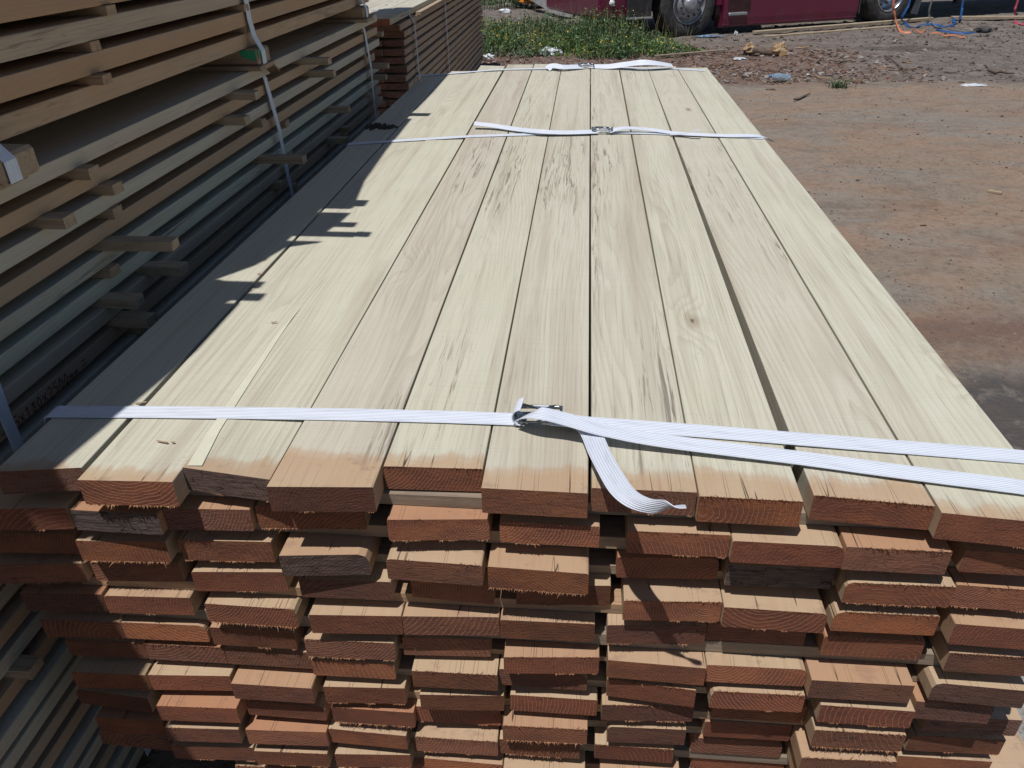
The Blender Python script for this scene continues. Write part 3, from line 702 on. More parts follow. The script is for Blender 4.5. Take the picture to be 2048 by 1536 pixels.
mo.location = (xmax + 0.0005, yk - tb.location.y, 0.003)

# ------------------------------------------------------------------ far pack
FXR = -1.40
def far_y(px, py): return onx(px, py, FXR).y
fz = [1.146 - 0.0625 * k for k in range(17)]
fny = [onz(784, 38, fz[0]).y] + [6.22, 6.36, 6.36, 6.33, 6.35, 6.34, 6.30, 6.33] + [6.33] * 9
for k, z in enumerate(fz):
    rg = random.Random(8000 + k); nb = 7 if k == 0 else 4
    xe = FXR + rg.uniform(-.01, .01) - (0.02 if k == 0 else 0)
    for j in range(nb):
        x1 = xe; x0 = x1 - 0.17
        fy = fny[k] + (rg.uniform(-.05, .05) if j else 0)
        fe = 11.3 + rg.uniform(-.06, .06)
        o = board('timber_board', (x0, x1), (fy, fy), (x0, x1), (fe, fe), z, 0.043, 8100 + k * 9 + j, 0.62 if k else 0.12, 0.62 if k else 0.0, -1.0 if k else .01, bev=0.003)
        place = 'at the right edge' if j == 0 else f'{ORD[j]} from the right'
        tag(o, f'{"pale sunlit" if k == 0 else "grey-brown"} board of the far pack, {ORD[k]} layer down, {place}', 'board', 'boards of the far timber pack')
        xe = x0 - 0.003
    if k < 16:
        for s_i, yb in enumerate((6.75, 8.9, 11.0)):
            batten(FXR - 0.66, FXR + rg.uniform(-.01, .02), yb + rg.uniform(-.2, .2), fz[k + 1] + 0.0005, 0.0185, 0.04, 8500 + k * 3 + s_i, f'spacer batten under the {ORD[k]} layer of the far pack, {("near", "middle", "far")[s_i]} row')
a = onx(843, 26, FXR); 
lb = MB(); lb.box((0, 1.2, 0), (0.045, 2.4, 0.024), 0, bev=0.002); lbo = lb.build('loose_batten', [BATT]); lbo.location = (FXR + 0.014, 6.9, fz[1] + 0.0125); lbo.color = (0.3, .5, 0, 0)
tag(lbo, 'pale batten lying lengthwise along the top edge of the far pack', 'batten')
for k, yb in enumerate((6.9, 9.0, 10.9)):
    batten(-2.1, -1.42, yb, -0.02, fz[-1] - 0.043 + 0.019, 0.1, 8800 + k, f'ground bearer under the far pack, {ORD[k]} from the camera', 'ground bearers', name='ground_bearer', wea=0.6)

# ------------------------------------------------------------------ straps
def strap_obj(name, ribs, label, group, mat=STRAP, th=0.0012):
    m = MB()
    for pts, w in ribs: m.ribbon(pts, w, th)
    o = m.build(name, [mat]); tag(o, label, 'strap', group); return o
SG = 'white woven straps round the timber packs'
def buckle(parent, c, yaw, s=1.0):
    m = MB(); Rz = Matrix.Rotation(yaw, 3, 'Z')
    for q in range(2):
        lo = []
        for (x, y, z) in [(-.030, -.020, .004), (.030, -.020, .004), (.034, -.012, .006), (.034, .012, .006), (.030, .020, .004), (-.030, .020, .004), (-.034, .012, .006), (-.034, -.012, .006), (-.030, -.020, .004)]:
            lo.append(Vector(c) + Rz @ Vector((x * s, y * s * (1 - .25 * q), z + 0.006 * q)))
        m.tube(smooth_path(lo, 3), 0.0021 * s, 7)
    m.tube([Vector(c) + Rz @ Vector(v) * 1.0 for v in ((-.026 * s, -.018 * s, .010), (.004 * s, .0, .015), (.026 * s, .018 * s, .010))], 0.0021 * s, 7)
    m.tube([Vector(c) + Rz @ Vector(v) * 1.0 for v in ((-.026 * s, .018 * s, .011), (.0, .0, .016), (.026 * s, -.018 * s, .010))], 0.0021 * s, 7)
    return m.build('wire_buckle', [WIRE], parent)
zs = 1.0825
Yd = Vector((0, 1, 0)); Xd = Vector((1, 0, 0))
def hor_side(pts, tilt=0.0):
    out = []
    for i, p in enumerate(pts):
        t = (pts[min(i + 1, len(pts) - 1)] - pts[max(i - 1, 0)]); t.z = 0
        if t.length < 1e-4: t = Vector((1, 0, 0))
        t.normalize(); out.append((p, Vector((-t.y, t.x, tilt))))
    return out
# front strap
L0 = onz(108, 823, zs); Bk = onz(1060, 836, zs); R1 = onz(2040, 912, zs); 
top = [onz(*p, zs) for p in ((108, 823), (300, 824), (500, 826), (700, 829), (900, 834), (1045, 839))]
down = [Vector((L0.x - 0.012, L0.y, z)) for z in (0.35, 0.7, 1.0, 1.06)]
left = [(p, Yd) for p in down] + [(Vector((L0.x - 0.006, L0.y, 1.081)), Yd)] + [(p, Yd) for p in top]
xR = lx(10, 0.95) + 0.03
rt = [onz(1100, 838, zs + .012), onz(1180, 846, zs + .004), onz(1400, 862, zs), onz(1700, 886, zs), onz(2030, 912, zs)]
rt = rt + [Vector((xR, rt[-1].y - .002, zs - .001)), Vector((xR + 0.006, rt[-1].y - .002, 1.06)), Vector((xR + 0.004, rt[-1].y, 0.7)), Vector((xR, rt[-1].y, 0.35))]
under = [(p, Yd) for p in rt]
ov = [onz(1046, 834, zs + .016), onz(1075, 826, zs + .036), onz(1130, 838, zs + .030), onz(1210, 860, zs + .020), onz(1330, 882, zs + .010), onz(1600, 916, zs + .003), onz(1800, 943, zs + .003), onz(2030, 972, zs + .003)]
ov = smooth_path(ov, 8)
e = ov[-1]; d = (ov[-1] - ov[-6]).normalized()
ov += [e + d * 0.05 + Vector((0, 0, -.004)), e + d * 0.11 + Vector((0, 0, -.03)), e + d * 0.16 + Vector((0, 0, -.09))]
tailp = [(onz(1140, 838, zs + .024), Vector((1, .25, 0))), (onz(1178, 862, zs + .014), Vector((1, .05, 0))), (ony(1200, 908, 0.875), Vector((1, -.05, .0))), (ony(1222, 948, 0.815), Vector((1, -.1, .1))), (ony(1246, 984, 0.765), Vector((1, -.15, .3))),
         (ony(1278, 1006, 0.735), Vector((.75, -.2, .65))), (ony(1318, 1014, 0.715), Vector((.30, -.3, .85))), (ony(1345, 1014, 0.705), Vector((.1, -.55, .5))), (ony(1372, 1013, 0.70), Vector((0, -.8, .25)))]
tp = smooth_path([p for p, _ in tailp], 8); ts = smooth_path([s for _, s in tailp], 8)
front = strap_obj('packing_strap', [(left, .033), (under, .033), (hor_side(ov), .033), (list(zip(tp, ts)), [.033] * (len(tp) - 17) + [.033 - .0016 * k for k in range(17)])],
                  'white strap nearest the camera round the near stack, its tail hanging over the front', SG)
loopm = MB(); cb = onz(1050, 838, zs + .004)
lp = [(cb + Vector((-.016 + .016 * math.cos(a) - .004, 0, .014 + .016 * math.sin(a))), Yd) for a in [R(q) for q in range(-90, 115, 15)][::1]]
lp = [(cb + Vector((-.004 - .013 * math.cos(R(q)), 0.002, .012 + .014 * math.sin(R(q)))), Vector((.1, 1, 0))) for q in range(-90, 100, 15)]
loopm.ribbon(lp, .036, .0014); lo_ = loopm.build('strap_loop', [STRAP], front)
buckle(front, onz(1078, 834, zs + .004), 0.02, 1.0)
# middle strap
def spx(lst, z=zs): return [onz(a, b, z + c) for a, b, c in lst]
m1 = spx([(696, 288, 0), (800, 281, 0), (950, 272, 0), (1080, 268, 0), (1190, 263, .003)])
dn = lambda p, sgn: [(Vector((p.x + sgn * .010, p.y, z)), Yd) for z in (1.06, .7, .35)]
m1s = [q for q in dn(m1[0], -1)][::-1] + [(p, Yd) for p in m1]
m2 = spx([(1212, 264, .003), (1300, 266, 0), (1400, 270, 0), (1526, 276, 0)]); m2s = [(p, Yd) for p in m2] + dn(m2[-1], 1)
m3 = smooth_path(spx([(948, 247, .018), (985, 251, .012), (1030, 258, .008), (1080, 263, .012), (1130, 265, .008), (1195, 263, .008)]), 4)
m4 = smooth_path(spx([(1218, 263, .008), (1240, 257, .016), (1260, 256, .016), (1300, 259, .010), (1360, 267, .004), (1450, 271, .004), (1520, 272, .004), (1545, 283, -.03)]), 4)
m5 = smooth_path(spx([(1340, 269, .004), (1365, 268, .008), (1385, 263, .022), (1400, 259, .03)]), 4)
mid = strap_obj('packing_strap', [(m1s, .031), (m2s, .031), (hor_side(m3, .25), .029), (hor_side(m4, .15), .026), (hor_side(m5), .014)], 'white strap round the middle of the near stack, both loose ends lying along it', SG)
buckle(mid, onz(1204, 263, zs + .004), 0.0, 1.05)
# far strap
f1 = spx([(832, 152, 0), (900, 147, .001), (1000, 139, .001), (1100, 137, .002), (1165, 135, .003)]); f2 = spx([(1180, 133, .003), (1250, 136, 0), (1340, 137, 0), (1410, 141, 0)])
f3 = smooth_path(spx([(1178, 132, .006), (1215, 133, .01), (1250, 129, .022), (1280, 125, .036), (1310, 126, .032), (1345, 131, .014)]), 4)
f4 = smooth_path(spx([(1095, 138, .006), (1105, 131, .02), (1125, 134, .016), (1165, 133, .008)]), 4)
f1s = dn(f1[0], -1)[::-1] + [(p, Yd) for p in f1]; f2s = [(p, Yd) for p in f2] + dn(f2[-1], 1)
fs_ = strap_obj('packing_strap', [(f1s, .03), (f2s, .03), (hor_side(f3, .5), [.028 + .018 * math.sin(math.pi * k / 20) for k in range(21)]), (hor_side(f4, .4), .04)], 'white strap at the far end of the near stack, with a raised crumpled end', SG)
buckle(fs_, onz(1172, 133, zs + .006), 0.0, 1.15)
# straps on the left packs
def vstrap(y, zt_, zb_, x, label, over=0.35, lean=0.0, w=.026, chamf=0.03):
    pts = [(Vector((x - over, y, zt_ + .002)), Yd), (Vector((x - chamf - .02, y, zt_ + .002)), Yd), (Vector((x - chamf * .4, y, zt_ + .0015)), Yd), (Vector((x + .004, y + lean * .05, zt_ - .035)), Yd)]
    for k in range(1, 9):
        t = k / 8; pts.append((Vector((x + .012 + .003 * math.sin(k * 2.1), y + lean * t + .004 * math.sin(k * 1.7), zt_ - .035 - (zt_ - .035 - zb_) * t)), Yd))
    return strap_obj('packing_strap', [(pts, w)], label, SG)
vstrap(2.46, lowz[0], .05, LX, 'white strap down the lower left pack, near the green painted bearer', lean=.22)
vstrap(3.70, lowz[0], .05, LX, 'white strap down the far end of the lower left pack', lean=.12)
vstrap(1.04, lowz[0], .05, LX, 'white strap down the lower left pack nearest the camera', lean=.0)
def ustrap(y, label):
    pts = [(Vector((LX - .02, y, 2.24)), Yd), (Vector((LX + .012, y, 1.9)), Yd), (Vector((LX + .014, y, 1.6)), Yd), (Vector((LX + .014, y, 1.51)), Yd), (Vector((LX + (.030 if y < 2 else .02), y, 1.465)), Yd), (Vector((LX + (.066 if y < 2 else .039), y, bz + bh * .8)), Yd), (Vector((LX + (.066 if y < 2 else .039), y, bz + .003)), Yd), (Vector((LX + .03, y, bz - .0015)), Yd)]
    return strap_obj('packing_strap', [(pts, .031)], label, SG)
ustrap(1.19, 'white strap of the upper left pack, round the bearer nearest the camera')
ustrap(2.405, 'white strap of the upper left pack, crossing the green paint mark')
ustrap(3.65, 'white strap of the upper left pack, round the farthest bearer')
# curled bark scrap pinned under the strap
m = MB(); q0 = Vector((LX + .0, 2.40, lowz[0] - .002))
m.ribbon(smooth_path([(q0 + Vector(v), ) [0] for v in ((-.05, .0, .006), (.0, .03, .016), (.02, .07, .004), (.03, .10, -.02))], 4) and [(p, Vector((.5, -.2, .1))) for p in smooth_path([q0 + Vector(v) for v in ((-.05, .0, .006), (.0, .03, .016), (.02, .07, .004), (.03, .10, -.02))], 4)], .04, .006)
BARK = simple('bark', (0.20, 0.125, 0.08), (0.11, 0.07, 0.05), 40, 0.9, 0.8, 120, .003)
tag(m.build('wood_offcut', [BARK]), 'curled brown wood scrap pinned under the strap of the lower left pack', 'offcut')
# far pack straps
for k, (px, py) in enumerate(((825, 75), (886, 20), (968, 20))):
    y = far_y(px, py); 
    pts = [(Vector((FXR - .9, y - .02, fz[0] + .003)), Yd), (Vector((FXR - .22, y, fz[0] + .003)), Yd), (Vector((FXR - .02, y, fz[0] - .02 if k == 0 else fz[0] + .002)), Yd), (Vector((FXR + .022, y + .02, fz[0] - .10)), Yd), (Vector((FXR + .024, y + .05, .6)), Yd), (Vector((FXR + .022, y + .06, .06)), Yd)]
    strap_obj('packing_strap', [(pts, .03)], f'white strap round the far pack, {("nearest the camera", "in the middle", "at its far end")[k]}', SG)

# ------------------------------------------------------------------ debris on the near stack
DARK = simple('dark_bark_crumb', (0.035, 0.028, 0.024), (0.06, 0.045, 0.035), 80, 0.9, 0.5, 200, .001)
m = MB(); rg = random.Random(11)
for _ in range(90):
    q = rg.random(); px = 733 + 52 * q + rg.gauss(0, 4); py = 252 + 5 * q * 0.6 + rg.gauss(0, 2.6)
    c = onz(px, py, 1.0815); s_ = rg.uniform(.003, .011)
    m.box(c + Vector((0, 0, s_ * .2)), (s_ * rg.uniform(.8, 2.2), s_, s_ * .5), 0, Matrix.Rotation(rg.uniform(0, 3), 3, 'Z'))
tag(m.build('bark_crumbs', [DARK]), 'dark bark crumbs strewn on the shaded leftmost board', 'debris', kind='stuff')
CHIP = simple('pale_chip', (0.42, 0.30, 0.19), (0.26, 0.17, 0.10), 60, 0.8)
for i, (px, py, L, an, lab) in enumerate([(282, 806, .022, .3, 'tiny wood sliver on the cracked board just behind the front strap'), (325, 884, .024, -.2, 'tiny brown wood sliver on the cracked board before the front strap'),
                                         (346, 885, .007, 0, 'smallest brown crumb beside a sliver on the cracked board'), (548, 645, .014, .5, 'tiny sliver beside the pale sapwood streak'), (520, 548, .016, .1, 'tiny pale sliver at the shadow tip on the second board')]):
    c = onz(px, py, 1.082); m = MB(); m.box((0, 0, .0008), (L * .8, .0028, .0016), 0, Matrix.Rotation(an, 3, 'Z'), bev=.0005)
    o = m.build('wood_sliver', [CHIP]); o.location = c; tag(o, lab, 'sliver', 'slivers on the top boards')

# ------------------------------------------------------------------ truck
PAINT = NT('maroon_paint')
tcp = PAINT.n('TexCoord').outputs['Object']; dn_ = PAINT.noise(tcp, 3.5, 5, .65)
spz = PAINT.n('SeparateXYZ', {0: tcp}).outputs[2]
PAINT.out(PAINT.mix(PAINT.m('MULTIPLY', PAINT.ss(dn_, .4, .75, .1, .6), PAINT.ss(spz, .1, .5, .8, .05)), (0.118, 0.005, 0.036), (0.11, 0.06, 0.055)), 0.26, **{'Coat Weight': 0.35}); PAINT = PAINT.mat
def make_rubber():
    w = NT('tyre_rubber'); tc = w.n('TexCoord').outputs['Object']
    d = w.noise(tc, 9, 5, .7); c = w.mix(w.ss(d, .4, .7), (0.028, 0.028, 0.030), (0.085, 0.078, 0.072))
    return w.out(c, .8, w.bump(w.noise(tc, 60, 3), .3, .002))
RUB = make_rubber(); RIM = simple('dusty_steel', (0.38, 0.39, 0.42), (0.24, 0.24, 0.26), 14, .42, .2, 60, .001, Metallic=.35)
BRIM = simple('bright_alloy', (0.62, 0.64, 0.68), (0.45, 0.46, 0.49), 14, .3, Metallic=.9)
BLK = simple('black_plastic', (0.022, 0.022, 0.025), (0.045, 0.043, 0.042), 10, .6)
STEEL = simple('step_plate', (0.42, 0.43, 0.46), (0.30, 0.31, 0.33), 22, .4, .3, 90, .002, Metallic=.5)
FLAP = simple('mud_flap', (0.045, 0.055, 0.075), (0.075, 0.08, 0.09), 12, .6)
GLS = simple('dark_glass', (0.02, 0.025, 0.03), None, 5, .06)
LAMP = simple('lamp_lens', (0.75, 0.76, 0.78), (0.6, 0.6, 0.62), 30, .12)
TR = empty('truck', (1.70, 14.42, -0.02), math.atan2(.412, .911)); tag(TR, 'dusty maroon flatbed truck parked behind the weeds, straps hanging from its bed', 'truck')
# local: x towards the truck's rear, y away from the camera, z up
def tpart(mb, name, mats, parent=TR): return mb.build(name, mats, parent)
m = MB(); m.box((-0.12, 1.22, 1.98), (2.44, 2.40, 2.36), 0, bev=.10); m.box((-1.18, 1.22, .62), (.92, 2.36, .60), 0, bev=.05)
m.box((0.62, .10, .9), (.14, .10, .9), 0, bev=.02)
cabo = tpart(m, 'cab', [PAINT])
m = MB(); m.box((-0.2, .015, 2.45), (1.1, .03, .8), 0, bev=.01); m.box((-1.345, 1.22, 2.45), (.03, 2.1, .9), 0, bev=.01); tpart(m, 'window', [GLS])
m = MB(); m.box((-.94, .012, .50), (.44, .06, .30), 0, bev=.01); tpart(m, 'step_recess', [BLK], cabo)
m = MB(); m.box((-.94, -.015, .345), (.46, .08, .03), 0, bev=.006); tpart(m, 'step', [STEEL])
m = MB(); m.lathe([(0, -.022), (.035, -.02), (.05, 0), (.052, .03)], (-1.42, .035, .58), (0, 1, 0), (0, 0, 1), 24); tpart(m, 'headlight', [LAMP])
m = MB(); m.lathe([(0, -.01), (.018, -.008), (.022, .02)], (-1.22, .035, .52), (0, 1, 0), (0, 0, 1), 16); tpart(m, 'bumper_bolt', [BLK])
# side skirt with a sill lip, recess and step plate
m = MB(); pr = [(0, .05, .115), (0, .0, .125), (0, -.004, .26), (0, .012, .62), (0, .03, 1.05), (0, .25, 1.06), (0, .25, .115)]
x0, x1 = .66, 3.46; n = len(pr)
m.add([(x0, p[1], p[2]) for p in pr] + [(x1 - (.0 if p[2] > .25 else .05), p[1], p[2] - .0) for p in pr], [(k, k + 1, k + 1 + n, k + n) for k in range(n - 1)] + [tuple(range(n))[::-1], tuple(range(n, 2 * n))])
m.box((2.05, -.006, .165), (2.78, .022, .016), 0, bev=.004); sk = tpart(m, 'side_skirt', [PAINT])
m = MB(); m.box((.96, .0, .47), (.42, .028, .17), 0, bev=.006); tpart(m, 'skirt_recess', [simple('recess_shade_paint', (0.03, 0.006, 0.014), (0.05, .02, .02), 8, .5)], sk)
m = MB(); m.box((.93, -.022, .325), (.36, .05, .045), 0, bev=.008)
for k in range(6): m.box((.79 + k * .05, -.022, .3505), (.025, .03, .006), 0)
tpart(m, 'skirt_step', [STEEL], sk)
m = MB(); m.box((2.0, .30, .42), (2.6, .3, .46), 0, bev=.03); m.box((3.6, 1.22, .75), (8.6, .8, .28), 0, bev=.02); m.box((4.2, 1.22, .45), (.2, 2.0, .18), 0, bev=.03); m.box((0.0, 1.22, .42), (.16, 1.9, .16), 0, bev=.03)
m.box((6.0, .25, .75), (.12, .12, 1.0), 0, bev=.01); tpart(m, 'chassis', [BLK])
m = MB(); m.box((7.9, 1.25, 1.30), (8.6, 2.5, .22), 0, bev=.02); m.box((7.9, .0, 1.36), (8.6, .04, .18), 0, bev=.01); tpart(m, 'flatbed', [BLK])
def wheel(x, y, drive, name='wheel', sgn=1):
    wv = empty(name, (x, y, .5)); wv.parent = TR
    A = (0, sgn, 0)
    m = MB(); r0, W = .515, .15
    prof = [(.30, .02), (.315, -.01), (.36, -.022), (.43, -.025), (.475, -.012), (.505, .012), (.515, .04)]
    for k in range(5): prof += [(.515, .05 + k * .055), (.515, .085 + k * .055), (.503, .088 + k * .055), (.503, .098 + k * .055)]
    prof += [(.515, .33), (.48, .36), (.32, .36), (.30, .33)]
    m.lathe(prof, (0, 0, 0), A, (0, 0, 1), 64); m.build('tyre', [RUB], wv)
    m = MB()
    if not drive:
        m.lathe([(.305, .03), (.300, -.012), (.290, -.016), (.282, .0), (.270, .035), (.245, .045), (.225, .02), (.215, -.03), (.13, -.045), (.115, -.05), (.11, -.085), (.095, -.105), (.05, -.112), (0, -.112)], (0, 0, 0), A, (0, 0, 1), 64)
        mt = RIM
    else:
        m.lathe([(.305, .03), (.300, -.012), (.288, -.016), (.278, .02), (.268, .13), (.24, .17), (.16, .18), (.13, .15), (.12, .05), (.10, .03), (0, .03)], (0, 0, 0), A, (0, 0, 1), 64); mt = BRIM
    rm = m.build('rim', [mt], wv)
    m = MB()
    for k in range(10):
        a = 2 * math.pi * k / 10 + .2; rr = .172 if not drive else .19
        c = Vector((math.cos(a) * rr, sgn * (-.036 if not drive else .165), math.sin(a) * rr))
        m.lathe([(0, -.030), (.013, -.030), (.016, -.01), (.021, 0), (.021, .004)], c, A, (0, 0, 1), 8, 0, False)
        if not drive:
            a2 = a + math.pi / 10; c2 = Vector((math.cos(a2) * .228, sgn * .012, math.sin(a2) * .228))
    m.build('wheel_nuts', [BLK if not drive else RIM], wv)
    return wv
wheel(0.0, .03, False); wheel(4.20, .05, True)
wheel(0.0, 2.41, False, sgn=-1); wheel(4.20, 2.39, True, sgn=-1)
m = MB(); m.box((4.93, .25, .45), (.03, .42, .66), 0, Matrix.Rotation(.12, 3, 'Y'), bev=.008); m.box((3.52, .25, .50), (.03, .4, .60), 0, Matrix.Rotation(-.12, 3, 'Y'), bev=.008); tpart(m, 'mud_flap', [FLAP])

# cargo straps hanging from the bed
def webbing(name, color, pts, label, w=.05, sides=None, parentless=True):
    mt = make_strap(name + '_mat', color, 6.0); P = smooth_path(pts, 5); m = MB()
    U = Vector((.911, .412, 0))
    rb = []
    for i, p in enumerate(P):
        t = (P[min(i + 1, len(P) - 1)] - P[max(i - 1, 0)]).normalized()
        s_ = (U if abs(t.dot(U)) < .8 else Vector((-.412, .911, 0.3))); s_ = (s_ + Vector((0, 0, .5 * math.sin(i * .35)))).normalized()
        rb.append((p, s_))
    m.ribbon(rb, w, .002); o = m.build(name, [mt]); return tag(o, label, 'strap', 'ratchet straps hanging from the truck')
def tp3(px, py, off=0.35):           # a point on a plane a little in front of the truck's side
    d = ray(px, py); nrm = Vector((.412, -.911, 0)); O = Vector((1.70, 14.42, 0)) + nrm * off
    return CAM + d * ((O - CAM).dot(nrm) / d.dot(nrm))
def gp(px, py, h=.012):
    p = onz(px, py, .03); return Vector((p.x, p.y, ghz(p.x, p.y) + h))
topo = tp3(1788, 0); topo2 = Vector((topo.x + .1, topo.y + .2, 1.25))
webbing('cargo_strap', (0.62, 0.21, 0.11), [topo2, tp3(1788, 0), tp3(1789, 25), tp3(1794, 48, .45), gp(1803, 62), gp(1822, 64)], 'orange strap hanging in front of the rear truck wheel', .055)
tb1 = tp3(1820, 0, .3)
webbing('cargo_strap', (0.02, 0.085, 0.25), [Vector((tb1.x + .1, tb1.y + .2, 1.25)), tb1, tp3(1813, 18), tp3(1803, 36, .4), gp(1808, 44, .03), gp(1816, 50), gp(1830, 53), gp(1845, 48, .03), gp(1870, 47), gp(1890, 50)], 'blue strap hanging behind the orange one at the rear wheel', .055)
tb2 = tp3(1927, 0, .3)
webbing('cargo_strap', (0.02, 0.085, 0.26), [Vector((tb2.x + .1, tb2.y + .2, 1.25)), tb2, tp3(1924, 20), gp(1918, 42, .05), gp(1905, 40, .06), gp(1910, 46, .02), gp(1890, 50), gp(1875, 55), gp(1900, 62), gp(1940, 63), gp(1965, 58)], 'blue strap hanging behind the rear mud flap, ending in a heap', .055)
tb3 = tp3(2036, 0, .3)
webbing('cargo_strap', (0.42, 0.06, 0.10), [Vector((tb3.x + .1, tb3.y + .2, 1.25)), tb3, tp3(2030, 18), tp3(2030, 34, .4), gp(2032, 44, .02), gp(2046, 46, .02), gp(2060, 49)], 'pinkish red strap hanging at the right edge', .06)
webbing('cargo_strap', (0.14, 0.13, 0.12), [tp3(1868, -10, .3), tp3(1859, 18), tp3(1860, 38, .4), gp(1872, 50), gp(1895, 55), gp(1925, 60), gp(1955, 58, .03), gp(1972, 52, .05)], 'grey-brown strap curving down beside the mud flap', .045)
OR = make_strap('orange_web', (0.50, 0.17, 0.085), 6.0)
m = MB(); m.ribbon([(p, Vector((.3, 1, .3))) for p in smooth_path([gp(1825, 58), gp(1832, 62, .05), gp(1845, 64), gp(1850, 60, .05), gp(1842, 60)], 4)], .05, .002)
m.ribbon([(p, Vector((.2, 1, .25))) for p in smooth_path([gp(1862, 67, .02), gp(1876, 67, .035), gp(1890, 70, .02), gp(1908, 70, .03), gp(1922, 73, .02), gp(1930, 73, .03)], 4)], .055, .002)
tag(m.build('cargo_strap', [OR]), 'crumpled orange strap lying on the dirt before the rear wheel', 'strap', 'ratchet straps hanging from the truck')
BAG = simple('dark_bag', (0.03, 0.03, 0.03), (0.07, 0.065, 0.06), 9, .7, .6, 20, .01)
def lump(name, c, d, mat, seed, amp=.35, n1=14, n2=9, sharp=2.5):
    m = MB(); vs = []
    for j in range(n2 + 1):
        for i in range(n1):
            a = 2 * math.pi * i / n1; b = math.pi * j / n2 - math.pi / 2
            v = Vector((math.cos(a) * math.cos(b), math.sin(a) * math.cos(b), math.sin(b)))
            k = 1 + amp * noise.noise(v * sharp + Vector((seed, seed * 2, 0)))
            vs.append(Vector((v.x * d[0] / 2, v.y * d[1] / 2, max(v.z, -.6) * d[2] / 2)) * k)
    m.add(vs, [(j * n1 + i, j * n1 + (i + 1) % n1, (j + 1) * n1 + (i + 1) % n1, (j + 1) * n1 + i) for j in range(n2) for i in range(n1)], 0, False)
    o = m.build(name, [mat]); o.location = c; return o
p = gp(1966, 60, .04); tag(lump('rag', p, (.28, .22, .10), BAG, 3), 'small dark crumpled rag beside the strap ends', 'rag')

# ------------------------------------------------------------------ planks, log, litter on the ground
def plank(p0, p1, w, h, tone, label, name='loose_plank', wea=0.0, grp=None, lift=0.0):
    p0 = Vector(p0); p1 = Vector(p1); d = p1 - p0; L = math.hypot(d.x, d.y)
    m = MB(); m.box((L / 2, 0, h / 2), (L, w, h), 0, bev=.003)
    o = m.build(name, [BATT]); o.location = (p0.x, p0.y, min(ghz(p0.x, p0.y), ghz(p1.x, p1.y)) + lift); o.rotation_euler = (0, 0, math.atan2(d.y, d.x)); o.color = (tone, rng.random(), wea, 0)
    return tag(o, label, 'plank', grp)
BATTP = BATT
plank(gp(1508, 66), gp(1863, 38), .10, .045, 0.0, 'long pale board on the dirt in front of the truck skirt', grp='pale boards by the truck', lift=.02)
plank(gp(1530, 70), gp(1800, 49), .08, .03, .15, 'second pale board half under the long one by the truck', grp='pale boards by the truck', lift=.0)
plank(gp(1903, 37), gp(2160, 36), .12, .045, 0.05, 'pale board lying under the hanging blue and red straps', grp='pale boards by the truck', lift=.03)
plank(gp(1040, 88), gp(1135, 82), .07, .03, .3, 'weathered plank lying in the weeds, rear one', wea=.5, grp='planks in the weeds', lift=.05)
plank(gp(1012, 99), gp(1150, 93), .06, .03, .2, 'weathered plank lying at the edge of the weeds, front one', wea=.4, grp='planks in the weeds', lift=.05)
plank(gp(1310, 113), gp(1450, 101), .05, .02, .2, 'thin grey plank along the right edge of the weeds', wea=.6, grp='planks in the weeds', lift=.03)
pb = gp(1978, 374, 0); plank(pb, Vector((pb.x + .075, pb.y - .055, 0)), .028, .02, .3, 'small square wood offcut alone on the red dirt at right', name='wood_block', lift=.002)
pb = gp(1668, 457, 0); plank(pb, Vector((pb.x + .05, pb.y + .0, 0)), .025, .015, .7, 'tiny brown offcut on the dirt by the stack edge', name='wood_block', lift=.002)
# chewed log
LOGB = simple('log_bark', (0.17, 0.12, 0.09), (0.09, 0.065, 0.05), 18, .9, .9, 40, .01); LOGE = simple('log_split', (0.32, 0.17, 0.07), (0.46, 0.37, 0.25), 12, .8, .8, 40, .01)
a = gp(1487, 106, .05); b = gp(1562, 108, .05); lg = empty('split_log', a); tag(lg, 'short split log with orange broken end on the dirt before the truck', 'log')
m = MB(); pts = [a.lerp(b, t) - a + Vector((0, .01 * math.sin(t * 9), .012 * math.sin(t * 7))) for t in [k / 8 for k in range(9)]]
m.tube(pts, [.055, .07, .075, .062, .06, .06, .066, .075, .08], 10)
for k in range(len(m.v)):
    v = Vector(m.v[k]); m.v[k] = tuple(v + Vector((noise.noise(v * 25), noise.noise(v * 25 + Vector((5, 0, 0))), noise.noise(v * 25 + Vector((0, 5, 0))))) * .018)
m.build('bark_body', [LOGB], lg)
e = lump('broken_end', (0, 0, 0), (.20, .16, .19), LOGE, 8, .8, 12, 8, 3.5); e.parent = lg; e.location = b - a + Vector((-.03, -.02, .02))
e = lump('broken_end', (0, 0, 0), (.18, .14, .15), LOGE, 12, .8, 12, 8, 3.5); e.parent = lg; e.location = Vector((.06, -.03, .035))
